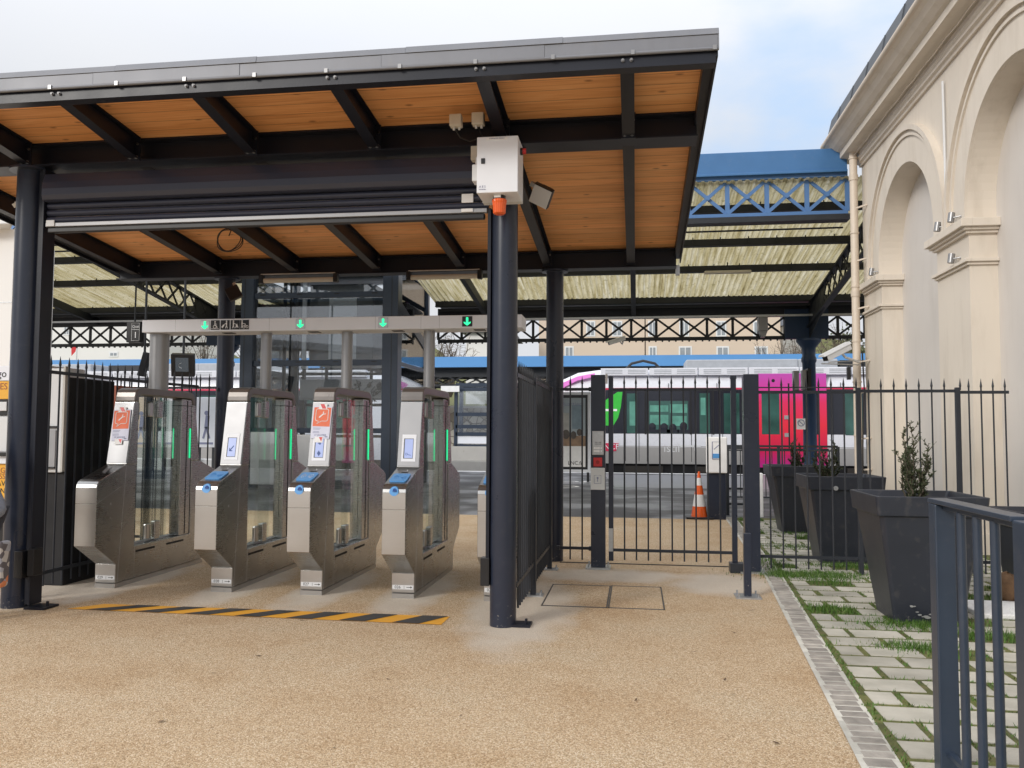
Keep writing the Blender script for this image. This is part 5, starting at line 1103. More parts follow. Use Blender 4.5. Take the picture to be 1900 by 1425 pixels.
q = MB(); q.box(c.x-.13, c.x+.12, 25.7, 25.72, c.z-.17, c.z+.15); q.build('plate', M['paperwhite'], t); q = MB(); q.tube([(c.x+.09*math.cos(a), 25.695, c.z+.02+.09*math.sin(a)) for a in [2*math.pi*k/20 for k in range(21)]], .012, 5, caps=False); q.bar((c.x-.06,25.695,c.z+.08),(c.x+.06,25.695,c.z-.04), .01, .02); q.build('symbol', M['ink'], t)

# ------------------------------------------------------------------ lift tower
lt = thing('lift_tower', (-4.55, 24.3, 0), 'glass lift tower with dark blue grey frame behind the ticket gates', 'lift')
n_ = 22.5; X0 = at(444, 700, n_).x; X1 = at(737, 700, n_).x; Xi0 = at(467, 700, n_).x; Xi1 = at(708, 700, n_).x; far = 26.2
zt = 6.35; tz1 = at(560, 547, n_).z; tz2 = at(560, 673, n_).z
for x0, x1, y0, y1 in ((X0, Xi0, n_, n_+.32), (Xi1, X1, n_, n_+.42), (X0, X0+.25, far-.25, far), (X1-.2, X1-.02, far-.2, far)):
    q = MB(); q.box(x0, x1, y0, y1, 0, zt); q.build('post', M['rail'], lt, bevel=.01)
q = MB(); q.box(X0+.11, X0+.13, n_-.004, n_, 0, zt); q.box(X1-.19, X1-.17, n_-.004, n_, 0, zt); build_each(q, 'post_joint', M['black'], lt)
for z, h in ((tz1, .15), (tz2, .16), (1.62, .14), (zt-.1, .2), (.12, .24)):
    q = MB(); q.box(Xi0, Xi1, n_+.06, n_+.22, z-h/2, z+h/2); q.build('transom', M['rail'], lt); q = MB()
    for k in range(4): x = Xi0+.25+k*(Xi1-Xi0-.5)/3; q.box(x-.08, x+.08, n_+.055, n_+.06, z+.01, z+.04)
    build_each(q, 'drain_slot', M['black'], lt)
    q = MB(); q.box(X1-.15, X1-.05, n_+.42, far-.2, z-h/3, z+h/3); q.build('transom', M['rail'], lt) if z != tz1 else None
zs = [.24, 1.55, tz2-.08, tz2+.08, tz1-.075, tz1+.075, zt-.2]
for a, c in ((.24, 1.55), (1.69, tz2-.08), (tz2+.08, tz1-.075), (tz1+.075, zt-.2)):
    q = MB(); q.box(Xi0, Xi1, n_+.12, n_+.14, a, c); q.build('glass_pane', M['liftglass'], lt)
    q = MB(); q.box(X1-.11, X1-.09, n_+.42, far-.2, a, c); q.build('glass_pane', M['liftglass'], lt)
    q = MB(); q.box(X0+.1, X0+.12, n_+.32, far-.25, a, c); q.build('glass_pane', M['liftglass'], lt)
MB().box(X0-.05, X1+.05, n_-.05, far+.05, zt+.003, zt+.16).build('roof', M['rail'], lt, bevel=.01)
MB().box(X0+.15, X1-.15, far-.2, far-.14, 4.3, zt-.2).build('rear_panel', M['rail'], lt)
q = MB()
for k in range(5): q.box(X0+.5+k*.75, X0+.58+k*.75, far-.32, far-.24, .2, zt-.2)
for z in (1.4, 2.4, 3.4, 4.2, 5.2): q.box(X0+.2, X1-.2, far-.34, far-.24, z, z+.09)
q.build('rear_framing', M['irondark'], lt)
# car, guides and machinery inside
q = MB(); q.box(X0+1.7, X1-1.0, n_+.9, n_+2.4, 3.55, 5.9); q.build('car', mat('lift_car_grey', (.14,.145,.15), .35, metal=.4), lt, bevel=.03); q = MB(); q.box(X0+2.3, X1-1.5, n_+.885, n_+.9, 3.7, 5.5); q.build('car_door', M['galv'], lt)
q = MB(); q.box(X0+1.5, X1-.35, n_+.75, n_+.85, 2.5, 3.1); q.box(X0+1.5, X1-.35, n_+.7, n_+.75, 2.55, 2.62); q.build('machine_panel', M['pole'], lt); q = MB(); rr = random.Random(5)
for k in range(12): x = X1-1.2+rr.uniform(-.4,.5); z = 2.8+rr.uniform(-.2,.22); q.tube([(x, n_+.7, z), (x, n_+.74, z)], rr.uniform(.03,.07), 10)
for k in range(8): x = X1-1.2+rr.uniform(-.4,.5); q.tube([(x, n_+.72, 2.9+rr.uniform(-.2,.2)), (x+rr.uniform(-.3,.3), n_+.70, 2.75), (x+rr.uniform(-.2,.2), n_+.72, 2.45)], .014, 5)
q.build('wiring', M['black'], lt)
q = MB()
for x in (X0+.75, X0+.95, X0+1.15, X0+1.38): q.box(x, x+.07, n_+1.2, n_+1.32, 0, zt-.2)
for k in range(40): q.box(X0+1.36, X0+1.47, n_+1.15, n_+1.2, .3+k*.15, .36+k*.15)
q.build('guide_rails', M['irondark'], lt); q = MB(); q.box(X0+.6, X0+.68, n_+.6, n_+.7, .2, 3.2); q.box(X0+1.6, X0+1.72, n_+.6, n_+.66, 3.4, zt-.3); build_each(q, 'lamp_strip', M['white'], lt)
q = MB(); q.bar((X1-.1, n_+.5, 5.15), (X1-.1, far-.1, 4.25), .08, .3); q.build('diagonal_brace', M['rail'], lt)
q = MB(); q.box(X0+.1, X1-.1, far-.2, far-.12, 1.0, 4.1); q.build('rear_panel', M['concrete'], lt) if False else None
q = MB(); q.box(at(470,840,22.3).x, at(548,840,22.3).x, 22.1, 22.45, .12, 1.57); tag(q.build('service_cabinet', M['offwhite'], bevel=.02), 'white cabinet at the lift foot, seen through the glass of gate 028', 'cabinet')
q = MB(); q.box(at(552,840,22.3).x, at(600,840,22.3).x, 22.1, 22.45, .12, 1.5); tag(q.build('service_cabinet', M['offwhite'], bevel=.02), 'white cabinet at the lift foot, seen left of the notice on gate 027', 'cabinet')

# ------------------------------------------------------------------ trains
YT = 36.0
tx = lambda px, z=2.5: at(px, 760, YT).x
def train(x0, dirn, cars, lab):
    """x0: nose tip, dirn +1 body runs to +X"""
    t = thing('train', (x0, YT, -1), lab, 'train', 'commuter trains at the platform'); X = lambda d: x0+dirn*d
    def bx(q, d0, d1, y0, y1, z0, z1): a, c = sorted((X(d0), X(d1))); return q.box(a, c, y0, y1, z0, z1)
    L_ = cars
    # side shell as a cross section extruded along the track
    sec = [(YT+.02,.35),(YT,.9),(YT,3.3),(YT+.05,3.65),(YT+.22,4.0),(YT+.5,4.3),(YT+2.3,4.3),(YT+2.6,4.0),(YT+2.8,3.4),(YT+2.8,.35)]
    q = MB(); a, c = sorted((X(2.9), X(L_))); q.prism(sec, 'X', a, c)
    # nose: sections shrinking to the tip
    prev = None; i0 = None
    for d, zc, wy in ((2.9, 1.0, 1.0), (2.0, .97, .99), (1.2, .88, .95), (.6, .74, .88), (.2, .6, .8), (0, .48, .7)):
        i = len(q.v); q.v += [(X(d), YT+1.4+(y-YT-1.4)*wy, .35+(z-.35)*zc) for y, z in sec]; n = len(sec)
        if i0 is not None:
            for k in range(n): q.f.append((i0+k, i0+(k+1)%n, i+(k+1)%n, i+k)); q.m.append(0)
        i0 = i
    q.f.append(tuple(range(i0, i0+n))); q.m.append(0)
    q.build('body', M['trainw'], t, smooth=True)
    q = MB(); bx(q, 1.2, L_, YT+.12, YT+2.7, -.75, .35); q.build('underframe', M['blackm'], t)
    q = MB(); bx(q, 2.6, L_, YT-.012, YT+.1, .30, 1.0); bx(q, 2.6, L_, YT-.008, YT, 1.02, 1.05); q.build('skirt', M['traing'], t)
    q = MB(); bx(q, 3.0, L_, YT-.010, YT+.05, 1.56, 3.42); q.build('window_band', M['traink'], t, bevel=.02)
    q = MB(); bx(q, 1.4, L_, YT-.012, YT+.02, 3.425, 3.50); q.build('red_stripe', M['redstripe'], t)
    q = MB(); d = 3.0
    while d < L_-1:
        bx(q, d, d+2.0, YT-.02, YT+.3, 4.03, 4.34)
        d += 2.05
    q.build('roof_fairing', M['trainw'], t, bevel=.02); q = MB(); d = 3.1
    while d < L_-1:
        for k in range(3): bx(q, d+.1, d+.82, YT-.026, YT-.02, 4.10+.07*k, 4.13+.07*k); bx(q, d+1.05, d+1.8, YT-.026, YT-.02, 4.10+.07*k, 4.13+.07*k)
        d += 2.05
    q.build('louvres', M['trainroof'], t)
    q = MB(); bx(q, 6.6, 11.2, YT+.4, YT+2.3, 4.3, 4.72); bx(q, 11.2, 12.8, YT+.45, YT+2.3, 4.3, 4.72); bx(q, 16.6, 25.5, YT+.35, YT+2.3, 4.3, 4.72); build_each(q, 'roof_equipment', M['trainroof'], t, bevel=.05)
    q = MB(); bx(q, 12.9, 15.8, YT+.5, YT+2.2, 4.3, 4.66); q.tube([(X(4.0), YT+.8, 4.3), (X(4.3), YT+.8, 4.6), (X(4.8), YT+.8, 4.72), (X(5.3), YT+.8, 4.6), (X(5.6), YT+.8, 4.3)], .06, 8); build_each(q, 'roof_equipment', M['irondark'], t)
    q = MB()
    for k in range(24): bx(q, 22+.14*k, 22.06+.14*k, YT+.335, YT+.35, 4.38, 4.66)
    q.build('grille', M['irondark'], t)
    q = MB()     # purple sweep over the cab
    pr = [(.55,2.95),(.9,3.42),(1.4,3.78),(2.0,4.02),(2.75,4.16),(2.75,4.0),(2.0,3.82),(1.5,3.58),(1.0,3.2),(.7,2.85)]
    bandp = MB()
    for (d0, z0), (d1, z1) in zip(pr[:4], pr[1:5]): pass
    for k in range(4):
        d0, z0 = pr[k]; d1, z1 = pr[k+1]; e1, w1 = pr[8-k]; e0, w0 = pr[9-k]
        off = lambda d: YT-.02 + (1-min(1, .7+.3*min(1, d/2.0)))*1.3
        bandp.face([(X(d0),off(d0)+.25,z0),(X(d1),off(d1)+.25,z1),(X(e1),off(e1)+.02,w1),(X(e0),off(e0)+.02,w0)])
    if dirn > 0: bandp.build('purple_sweep', M['purple'], t)
    return t, X, bx
xn = at(985, 760, YT).x
t1, X1_, bx1 = train(xn, 1, 38, 'white commuter train with black window band and magenta red doors, stopped behind the pedestrian gate')
dd = lambda px: at(px, 760, YT).x - xn
zz = lambda py: at(1250, py, YT).z
def win(t, bx, p0, p1, y0, y1, m='trainwin', name='window', yy=-.016):
    q = MB(); bx(q, dd(p0), dd(p1), YT+yy, YT, zz(y1), zz(y0)); return q.build(name, M[m], t, bevel=.02)
for p0, p1, y0, y1 in ((1163,1182,730,804),(1204,1277,744,804),(1298,1317,730,804),(1343,1372,730,804),(1568,1600,728,806),(1625,1690,744,804)): win(t1, bx1, p0, p1, y0, y1)
win(t1, bx1, 1204, 1277, 729, 742, 'traink', 'hopper')
q = MB(); bx1(q, dd(1196), dd(1199), YT-.018, YT, zz(806), zz(726)); bx1(q, dd(1280), dd(1283), YT-.018, YT, zz(806), zz(726)); bx1(q, dd(1322), dd(1325), YT-.018, YT, zz(806), zz(726)); q.build('panel_joint', M['blackm'], t1)
q = MB(); rr = random.Random(9)
for px in (1210, 1232, 1248, 1268): x = X1_(dd(px)); q.ball((x, YT-.02, zz(795)+rr.uniform(0,.1)), .16, 6, 1, .05, 1.2); q.box(x-.25, x+.25, YT-.03, YT-.018, zz(804)+.02, zz(797))
q.build('seat_outline', M['traink'], t1)
q = MB(); g = [(dd(1120),zz(790)),(dd(1138),zz(790)),(dd(1147),zz(775)),(dd(1152),zz(755)),(dd(1155),zz(727)),(dd(1146),zz(727)),(dd(1120),zz(745))]
q.prism([(X1_(d), z) for d, z in g], 'Y', YT-.018, YT-.004); q.build('green_leaf_mark', M['leafgreen'], t1)
q = MB(); bx1(q, dd(1118), dd(1145), YT-.024, YT-.018, zz(763), zz(759)); q.build('white_dash', M['paperwhite'], t1)
q = MB(); q.prism([(X1_(dd(1112)),zz(838)),(X1_(dd(1143)),zz(838)),(X1_(dd(1148)),zz(823)),(X1_(dd(1117)),zz(823))], 'Y', YT-.03, YT-.012); lg = q.build('red_logo_plate', M['redstripe'], t1)
text('SNCF', .33, M['paperwhite'], (X1_(dd(1131)), YT-.032, zz(830)), t1, 'lettering'); text('istil', .5, M['offwhite'], (X1_(dd(1246)), YT-.016, zz(832)), t1, 'lettering')
q = MB(); bx1(q, dd(1262), dd(1300), YT-.016, YT-.012, zz(829), zz(826)); bx1(q, dd(1288), dd(1291), YT-.016, YT-.012, zz(836), zz(826)); q.build('lettering', M['offwhite'], t1)
q = MB(); rr = random.Random(6)
for p0, p1, y0, y1 in ((1206,1240,752,764),(1243,1275,750,766),(1206,1240,770,788),(1245,1274,772,790),(1300,1309,738,770),(1168,1181,745,790)):
    a, c = sorted((X1_(dd(p0)), X1_(dd(p1)))); q.box(a, c, YT-.019, YT-.0165, zz(y1), zz(y0))
build_each(q, 'seat_back', mat('teal_seat_fabric', (.10, .30, .235), .5, var=.6, scale=3), t1)
q = MB()
for px in (1160, 1185, 1200, 1282, 1320, 1340, 1376, 1400, 1545, 1606): bx1(q, dd(px), dd(px)+.02, YT-.014, YT, .4, zz(726))
for px in (1240, 1330, 1560): bx1(q, dd(px), dd(px)+.02, YT-.004, YT+.02, zz(724), 3.7)
build_each(q, 'panel_gap', M['blackm'], t1)
q = MB()
for k in range(9): d = 4+3*k; bx1(q, d, d+1.6, YT+.0, YT+.1, -.45, .2); q.tube([(X1_(d+2.2), YT+.1, -.55), (X1_(d+2.2), YT+.25, -.55)], .42, 16)
build_each(q, 'underfloor_box', mat('brake_dust_grey', (.035,.03,.026), .8, var=.4), t1)
# doors
for a, c in ((1406, 1474), (1476, 1534)):
    q = MB(); bx1(q, dd(a), dd(c), YT-.03, YT, .95, zz(694)); d_ = q.build('door', M['door'], t1, bevel=.02)
    w0, w1 = (1413, 1446) if a == 1406 else (1493, 1518)
    q = MB(); bx1(q, dd(w0), dd(w1), YT-.036, YT-.03, zz(805), zz(730)); q.build('window', M['trainwin'] if a == 1406 else M['traink'], d_, bevel=.02)
q = MB(); bx1(q, dd(1406), dd(1534), YT-.022, YT, .20, .95); q.build('door_sill', M['door'], t1)
q = MB(); bx1(q, dd(1404), dd(1536), YT-.034, YT-.02, .93, .99); bx1(q, dd(1462), dd(1465), YT-.034, YT-.02, 1.0, zz(712)); bx1(q, dd(1474), dd(1476), YT-.034, YT-.0, 1.0, zz(712)); q.build('door_gap', M['blackm'], t1)
q = MB(); q.tube([(X1_(dd(1435)), YT-.035, zz(707)), (X1_(dd(1435)), YT-.02, zz(707))], .07, 12); q.build('door_lamp', M['black'], t1)
q = MB()
for py in (774, 806): x = X1_(dd(1458.5)); q.box(x-.08, x+.08, YT-.05, YT-.03, zz(py)-.08, zz(py)+.08)
build_each(q, 'door_button', M['galv'], t1)
xe = at(800, 760, YT).x
t2, X2_, bx2 = train(xe, -1, 34, 'white commuter train with a red stripe, standing on the left behind the lift tower')
q = MB(); d = 4.0
while d < 32: bx2(q, d, d+1.7, YT-.016, YT, 1.75, 3.2); d += 2.6
build_each(q, 'window_row', M['trainwin'], t2)

# ------------------------------------------------------------------ things on the platform
def pxbox(px0, px1, py0, py1, Y, dep): a = at(px0, py1, Y); c = at(px1, py0, Y); return a.x, c.x, Y, Y+dep, a.z, c.z
YB2 = 27.5
x0, x1, y0, y1, z0, z1 = pxbox(1022, 1096, 727, 876, YB2, .14)
pb = thing('poster_board', ((x0+x1)/2, YB2, 0), 'white framed poster board on legs behind the rear right column', 'poster board')
MB().box(x0, x1, y0, y1, z0, z1).build('frame', M['white'], pb, bevel=.02)
MB().box(x0+.1, x1-.1, y0-.012, y0-.001, z0+.1, z1-.1).build('black_rim', M['black'], pb)
pf0, pf1, pz0, pz1 = x0+.16, x1-.17, z0+.18, z1-.2
MB().box(pf0, pf1, y0-.018, y0-.012, pz0, pz1).build('poster', M['paperwhite'], pb)
def pslab(u0, u1, v0, v1, m, nm='poster_picture', d=.003): return MB().box(pf0+(pf1-pf0)*u0, pf0+(pf1-pf0)*u1, y0-.018-d, y0-.018, pz0+(pz1-pz0)*v0, pz0+(pz1-pz0)*v1).build(nm, m, pb)
pslab(0, 1, .30, 1, mat('poster_sky', (.36,.42,.46), .5, var=.3, scale=2)); pslab(0, 1, .30, .45, mat('poster_brown', (.30,.20,.13), .5, var=.5, scale=6), d=.005); pslab(.55, .9, .55, .9, mat('poster_blue', (.22,.30,.36), .5, var=.4, scale=4), d=.005); pslab(.1, .45, .5, .78, mat('poster_grey', (.42,.42,.40), .5, var=.4, scale=5), d=.005)
q = MB()
for (u, v, s) in ((.35,.47,.12),(.6,.46,.10),(.8,.5,.09)): q.ball((pf0+(pf1-pf0)*u, y0-.026, pz0+(pz1-pz0)*v), s, 6, 1, .04, 1.3); 
q.build('poster_figures', mat('poster_dark', (.10,.085,.075), .5, var=.6, scale=8), pb)
text('Quartier', .20, M['ink'], ((pf0+pf1)/2, y0-.025, pz1-.2), pb, 'lettering'); text('LNC.fr', .17, M['black'], (pf0+(pf1-pf0)*.66, y0-.024, pz0+.12), pb, 'lettering')
q = MB(); q.box(x0+.05, x0+.13, YB2+.02, YB2+.1, 0, z0); q.box(x1-.13, x1-.05, YB2+.02, YB2+.1, 0, z0); build_each(q, 'leg', M['black'], pb)
# painted letters on the asphalt
for s, px, py in (('OK', 1072, 894), ('O', 1050, 903)):
    d = at(px, py, 20)-Vector((0,0,1.6)); k = -1.6/d.z; p = Vector((0,0,1.6))+d*k
    t = thing('floor_lettering', (p.x, p.y, 0), 'white painted letters %s on the dark platform asphalt' % s, 'floor marking'); o = text(s, 1.1, M['whitepaint'], (p.x, p.y, .005), t, 'lettering', (0,0,0))
# wet paler asphalt patch
b = MB(); b.face([(-.6, 25.0, .004), (14, 25.0, .004), (14, 32.6, .004), (-1.2, 32.6, .004)]); tag(b.build('asphalt_patch', mat('pale_worn_asphalt', (.21,.21,.23), .38, var=.3, scale=.8)), kind='structure')
for k, (p0, p1) in enumerate(((232, 292), (298, 352), (362, 404))):
    x0, x1, y0, y1, z0, z1 = pxbox(p0, p1, 737, 830, 31.0, .12)
    t = thing('notice_board', ((x0+x1)/2, 31, 0), ('left', 'middle', 'right')[k]+' one of three pale notice boards on the platform behind ticket gate 029', 'notice board', 'pale notice boards on the platform')
    MB().box(x0, x1, y0, y1, z0, z1).build('board', (M['facade1'], M['offwhite'], M['white'])[k], t, bevel=.02)
    build_each(MB().box(x0+.1, x0+.2, y0+.02, y1-.02, 0, z0).box(x1-.2, x1-.1, y0+.02, y1-.02, 0, z0), 'leg', M['irondark'], t)
    q = MB(); xm = (x0+x1)/2; q.tube([(xm, 30.985, z0+1.35), (xm, 30.995, z0+1.35)], .09, 12); q.bar((xm, 30.99, z0+.75), (xm+.05, 30.99, z0+1.25), .16, .01, (0,-1,0)); q.bar((xm, 30.99, z0+.8), (xm-.12, 30.99, z0+.35), .08, .01, (0,-1,0)); q.bar((xm, 30.99, z0+.8), (xm+.14, 30.99, z0+.35), .08, .01, (0,-1,0)); q.box(x0+.15, x1-.15, 30.99, 31, z0+.12, z0+.2)
    q.build('printed_figure', M['ink'], t)
x0, x1, y0, y1, z0, z1 = pxbox(240, 404, 852, 866, 31.6, .5)
tag(MB().box(x0, x1, y0, y1, 0, z1).build('low_bench', M['offwhite'], bevel=.03), 'low pale bench along the platform below the notice boards', 'bench')
# traffic cone
tc_ = thing('traffic_cone', (1.18, 16.25, 0), 'orange and white traffic cone on the platform side of the pedestrian gate', 'cone')
q = MB(); q.prism([(.93,16.02),(1.43,16.02),(1.43,16.48),(.93,16.48)], 'Z', .005, .04); q.build('base', M['black'], tc_, bevel=.01)
H = .86; rc = lambda z: .135*(1-z/H)+.022
for a, c, m in ((.03,.23,'orange'),(.23,.45,'whitepaint'),(.45,.62,'orange'),(.62,.76,'whitepaint'),(.76,.88,'orange')):
    q = MB(); q.lathe([(rc(a), a), (rc(c), c)], (1.18, 16.25, 0), 24); q.build('band', M[m], tc_, smooth=True)
# card reader column
rd = thing('card_reader_post', (1.5, 16.1, 0), 'dark post with a white card reader plate behind the pedestrian gate', 'card reader')
MB().box(1.33, 1.66, 16.12, 16.35, 0, 1.5).build('post', M['steel'], rd, bevel=.01); MB().box(1.30, 1.68, 16.05, 16.12, .86, 1.53).build('plate', M['paperwhite'], rd, bevel=.02)
q = MB(); P_ = [(1.41,16.045,1.12),(1.55,16.045,1.12),(1.55,16.045,1.44),(1.41,16.045,1.44),(1.41,16.045,1.12)]; q.tube(P_, .007, 4); q.bar((1.44,16.045,1.3),(1.53,16.045,1.38), .012,.004,(0,-1,0)); q.build('outline', M['ink'], rd); MB().box(1.42, 1.54, 16.04, 16.05, 1.14, 1.22).build('blue_mark', M['bluepad'], rd)
# railings on the platform
rg = thing('platform_railing', (3.2, 18.5, 0), 'low dark railing across the platform behind the planters', 'railing')
q = MB()
for z in (1.33, 1.24, .25): q.bar((1.9, 18.5, z), (4.2, 18.5, z), .03, .045 if z > 1.3 else .03)
for k in range(18): q.bar((1.95+k*.13, 18.5, .25), (1.95+k*.13, 18.5, 1.24), .018, .018, (0,1,0))
for x in (1.9, 3.0, 4.2): q.box(x-.03, x+.03, 18.47, 18.53, 0, 1.33)
q.build('bars', M['irondark'], rg)
rg = thing('platform_railing', (2.0, 17, 0), 'three bar dark railing right of the card reader post', 'railing')
q = MB()
for z in (1.31, .52, .22): q.bar((1.75, 17.0, z), (2.4, 17.0, z), .03, .04)
for x in (1.78, 2.35): q.box(x-.03, x+.03, 16.97, 17.03, 0, 1.32)
q.build('bars', M['irondark'], rg)
for k, px in enumerate((1398, 1411)):
    x0, x1, y0, y1, z0, z1 = pxbox(px-4, px+5, 878, 945, 16.6, .12); tag(MB().box(x0, x1, y0, y1, 0, z1).build('white_stake', M['paperwhite'], bevel=.02), 'short white stake beside the farthest planter, the %s of two' % ('left' if k == 0 else 'right'), 'stake')

# ------------------------------------------------------------------ left side: ticket machine, cabinet, buildings, person
tm = thing('ticket_machine', (-6.85, 8.7, 0), 'yellow and white ticket machine left of the left front column', 'ticket machine')
YM = 8.3; xr = -6.3; xl = -7.5
zzm = lambda py: at(8, py, YM).z
def tmb(py0, py1, m, d=0, nm='panel'): return MB().box(xl, xr, YM-d, YM+.02-d, zzm(py1), zzm(py0)).build(nm, M[m], tm, bevel=.004)
MB().box(xl, xr, YM+.02, YM+.6, 0, 2.3).build('case', M['offwhite'], tm, bevel=.02)
tmb(679, 706.5, 'white', .02, 'header'); tmb(707.5, 740.5, 'yellow', .02, 'header'); tmb(742, 771, 'black'); tmb(773, 838, 'offwhite'); tmb(839, 846, 'black', .1, 'shelf'); tmb(846, 860, 'white', .05); tmb(861, 940, 'yellow', .02); tmb(941, 1090, 'black')
xt = at(15.5, 700, YM-.03).x
text('navigo', .115, M['black'], (at(11.5, 693, YM-.03).x, YM-.022, zzm(694)), tm, align='RIGHT'); text('DES', .10, M['terracotta'], (at(13, 717, YM-.03).x, YM-.022, zzm(717.5)), tm, align='RIGHT')
for s, py, m in (('RECHARG', 873, 'terracotta'), ('PASS', 884, 'terracotta'), ('NAV', 897, 'black'), ('EN AN', 911, 'black')): text(s, .085, M[m], (at(9, py, YM-.03).x, YM-.022, zzm(py)), tm, align='RIGHT')
q = MB(); c_ = at(6, 754, YM-.02); q.box(c_.x-.05, c_.x+.04, YM-.02, YM-.005, c_.z-.05, c_.z+.05); q.build('reader', M['offwhite'], tm, bevel=.02)
ec = thing('equipment_cabinet', (-6.2, 8.4, 0), 'tall black cabinet with a white upper door behind the left spear fence', 'cabinet')
MB().box(-6.1, -5.83, 7.98, 8.75, .0, 2.15).build('case', M['blackm'], ec, bevel=.01)
x0 = -6.09; MB().box(x0, -5.865, 7.94, 7.98, 1.16, 2.24).build('white_door', M['offwhite'], ec, bevel=.012)
MB().box(-5.865, -5.845, 7.93, 8.0, 1.17, 2.26).build('door_edge', M['concrete'], ec)
q = MB(); q.box(-6.09, -5.93, 7.925, 7.94, 1.22, 1.6); q.build('recess', M['silver'], ec); q = MB(); q.box(-6.09, -5.92, 7.915, 7.94, 1.62, 1.64); q.box(-6.09, -5.93, 7.915, 7.94, 1.20, 1.22); q.build('handle', M['black'], ec)
x0, x1, y0, y1, z0, z1 = pxbox(184, 201, 715, 905, 9.6, .4)
rp_ = thing('cladding_screen', ((x0+x1)/2, 9.6, 0), 'dull red brown cladding screen behind the left fence', 'screen wall')
for a, c in ((0, .78), (.8, 1.45), (1.47, z1)): MB().box(x0, x1+.12, y0, y1, a, c).build('cladding_board', M['terracotta'], rp_)
lb = thing('annexe_building', (-9.4, 12, 0), 'plain pale annexe building at the far left edge, behind the ticket machine', 'building')
xw = at(22, 560, 11.6).x
MB().prism([(-18,11.6),(xw,11.6),(xw-5,17),(-18,17)], 'Z', 0, 4.7).build('wall', M['facade2'], lb); q = MB(); q.prism([(-18,11.3),(xw+.2,11.3),(xw-5,17.3),(-18,17.3)], 'Z', 4.7, 5.0); q.build('roof_edge', M['offwhite'], lb, bevel=.02)
q = MB(); q.box(xw-.5, xw-.49, 11.595, 11.6, 0, 4.7); q.box(-16, xw, 11.595, 11.6, 3.55, 3.565); q.build('panel_joint', M['galv'], lb)
q = MB(); c0 = at(97, 470, 12.2); q.tube([(c0.x, 12.2, 1.2), (c0.x, 12.2, c0.z+.05)], .035, 10); tag(q.build('pale_pole', M['offwhite'], smooth=True), 'thin pale pole right beside the left front column, under the old canopy', 'pole')

# person at the left edge, bending towards the ticket machine, seen from behind the hip
def skin_body(name, parent, chains, m):
    me = bpy.data.meshes.new(name); vs = []; es = []; rs = []
    for ch in chains:
        prev = None
        for p in ch:
            key = p[0]
            if isinstance(key, int): prev = key; continue
            vs.append(p[0]); rs.append(p[1]); i = len(vs)-1
            if prev is not None: es.append((prev, i))
            prev = i
    me.from_pydata([tuple(Vector(v)-WL[parent.name]) for v in vs], es, []); o = bpy.data.objects.new(name, me); COL.objects.link(o); o.parent = parent; WL[o.name] = WL[parent.name]
    sm_ = o.modifiers.new('skin', 'SKIN'); sm_.use_smooth_shade = True
    for i, r in enumerate(rs): me.skin_vertices[0].data[i].radius = (r, r) if not isinstance(r, tuple) else r
    me.skin_vertices[0].data[0].use_root = True
    ss = o.modifiers.new('sub', 'SUBSURF'); ss.levels = 1; ss.render_levels = 2
    me.materials.append(m); return o
pe = thing('person', (-5.62, 6.45, 0), 'person in a blue grey jacket at the left edge, leaning toward the ticket machine', 'person')
px_, py_ = -5.585, 6.40
body = skin_body('body', pe, [
    [((px_,py_,.98),.15), ((px_-.08,py_+.02,1.2),.145), ((px_-.2,py_+.05,1.42),.15), ((px_-.30,py_+.08,1.60),.07), ((px_-.36,py_+.10,1.70),.06), ((px_-.40,py_+.11,1.80),.098), ((px_-.42,py_+.11,1.90),.085)],
    [(0,), ((px_+.02,py_-.1,.92),.095), ((px_+.0,py_-.11,.52),.065), ((px_+.05,py_-.11,.10),.045), ((px_-.1,py_-.11,.05),.04)],
    [(0,), ((px_+.02,py_+.12,.92),.095), ((px_-.02,py_+.13,.52),.065), ((px_+.02,py_+.13,.10),.045), ((px_-.13,py_+.13,.05),.04)],
    [(2,), ((px_-.20,py_-.16,1.44),.07), ((px_-.12,py_-.24,1.16),.05), ((px_+.08,py_-.22,.98),.038), ((px_+.16,py_-.20,.93),.03)],
    [(2,), ((px_-.20,py_+.24,1.44),.07), ((px_-.34,py_+.34,1.2),.05), ((px_-.52,py_+.40,1.25),.038), ((px_-.60,py_+.42,1.27),.03)]], M['skin'])
jk = skin_body('jacket', pe, [
    [((px_+.10,py_,.78),.27), ((px_+.06,py_,.95),.255), ((px_-.06,py_+.02,1.2),.20), ((px_-.2,py_+.05,1.44),.18), ((px_-.27,py_+.07,1.55),.09)],
    [(3,), ((px_-.20,py_-.18,1.45),.10), ((px_-.12,py_-.27,1.16),.078), ((px_+.07,py_-.24,.99),.06)],
    [(3,), ((px_-.20,py_+.26,1.45),.10), ((px_-.34,py_+.36,1.2),.078), ((px_-.5,py_+.41,1.25),.06)]], M['jacket'])
skin_body('trousers', pe, [[((px_+.03,py_,.86),.18), ((px_+.03,py_-.1,.8),.11), ((px_+.01,py_-.11,.52),.082), ((px_+.05,py_-.11,.12),.066)], [(0,), ((px_+.03,py_+.12,.8),.11), ((px_-.01,py_+.13,.52),.082), ((px_+.02,py_+.13,.12),.066)]], M['trouser'])
q = MB(); q.ball((px_-.405,py_+.11,1.86), .118, 8, 1, 1, 1.05); q.build('hair', M['hair'], pe, smooth=True)
q = MB(); hx, hy, hz = px_-.405, py_+.11, 1.80; q.ball((hx-.095, hy-.035, hz+.0), .013, 5); q.ball((hx-.095, hy+.035, hz+.0), .013, 5); build_each(q, 'eye', M['black'], pe)
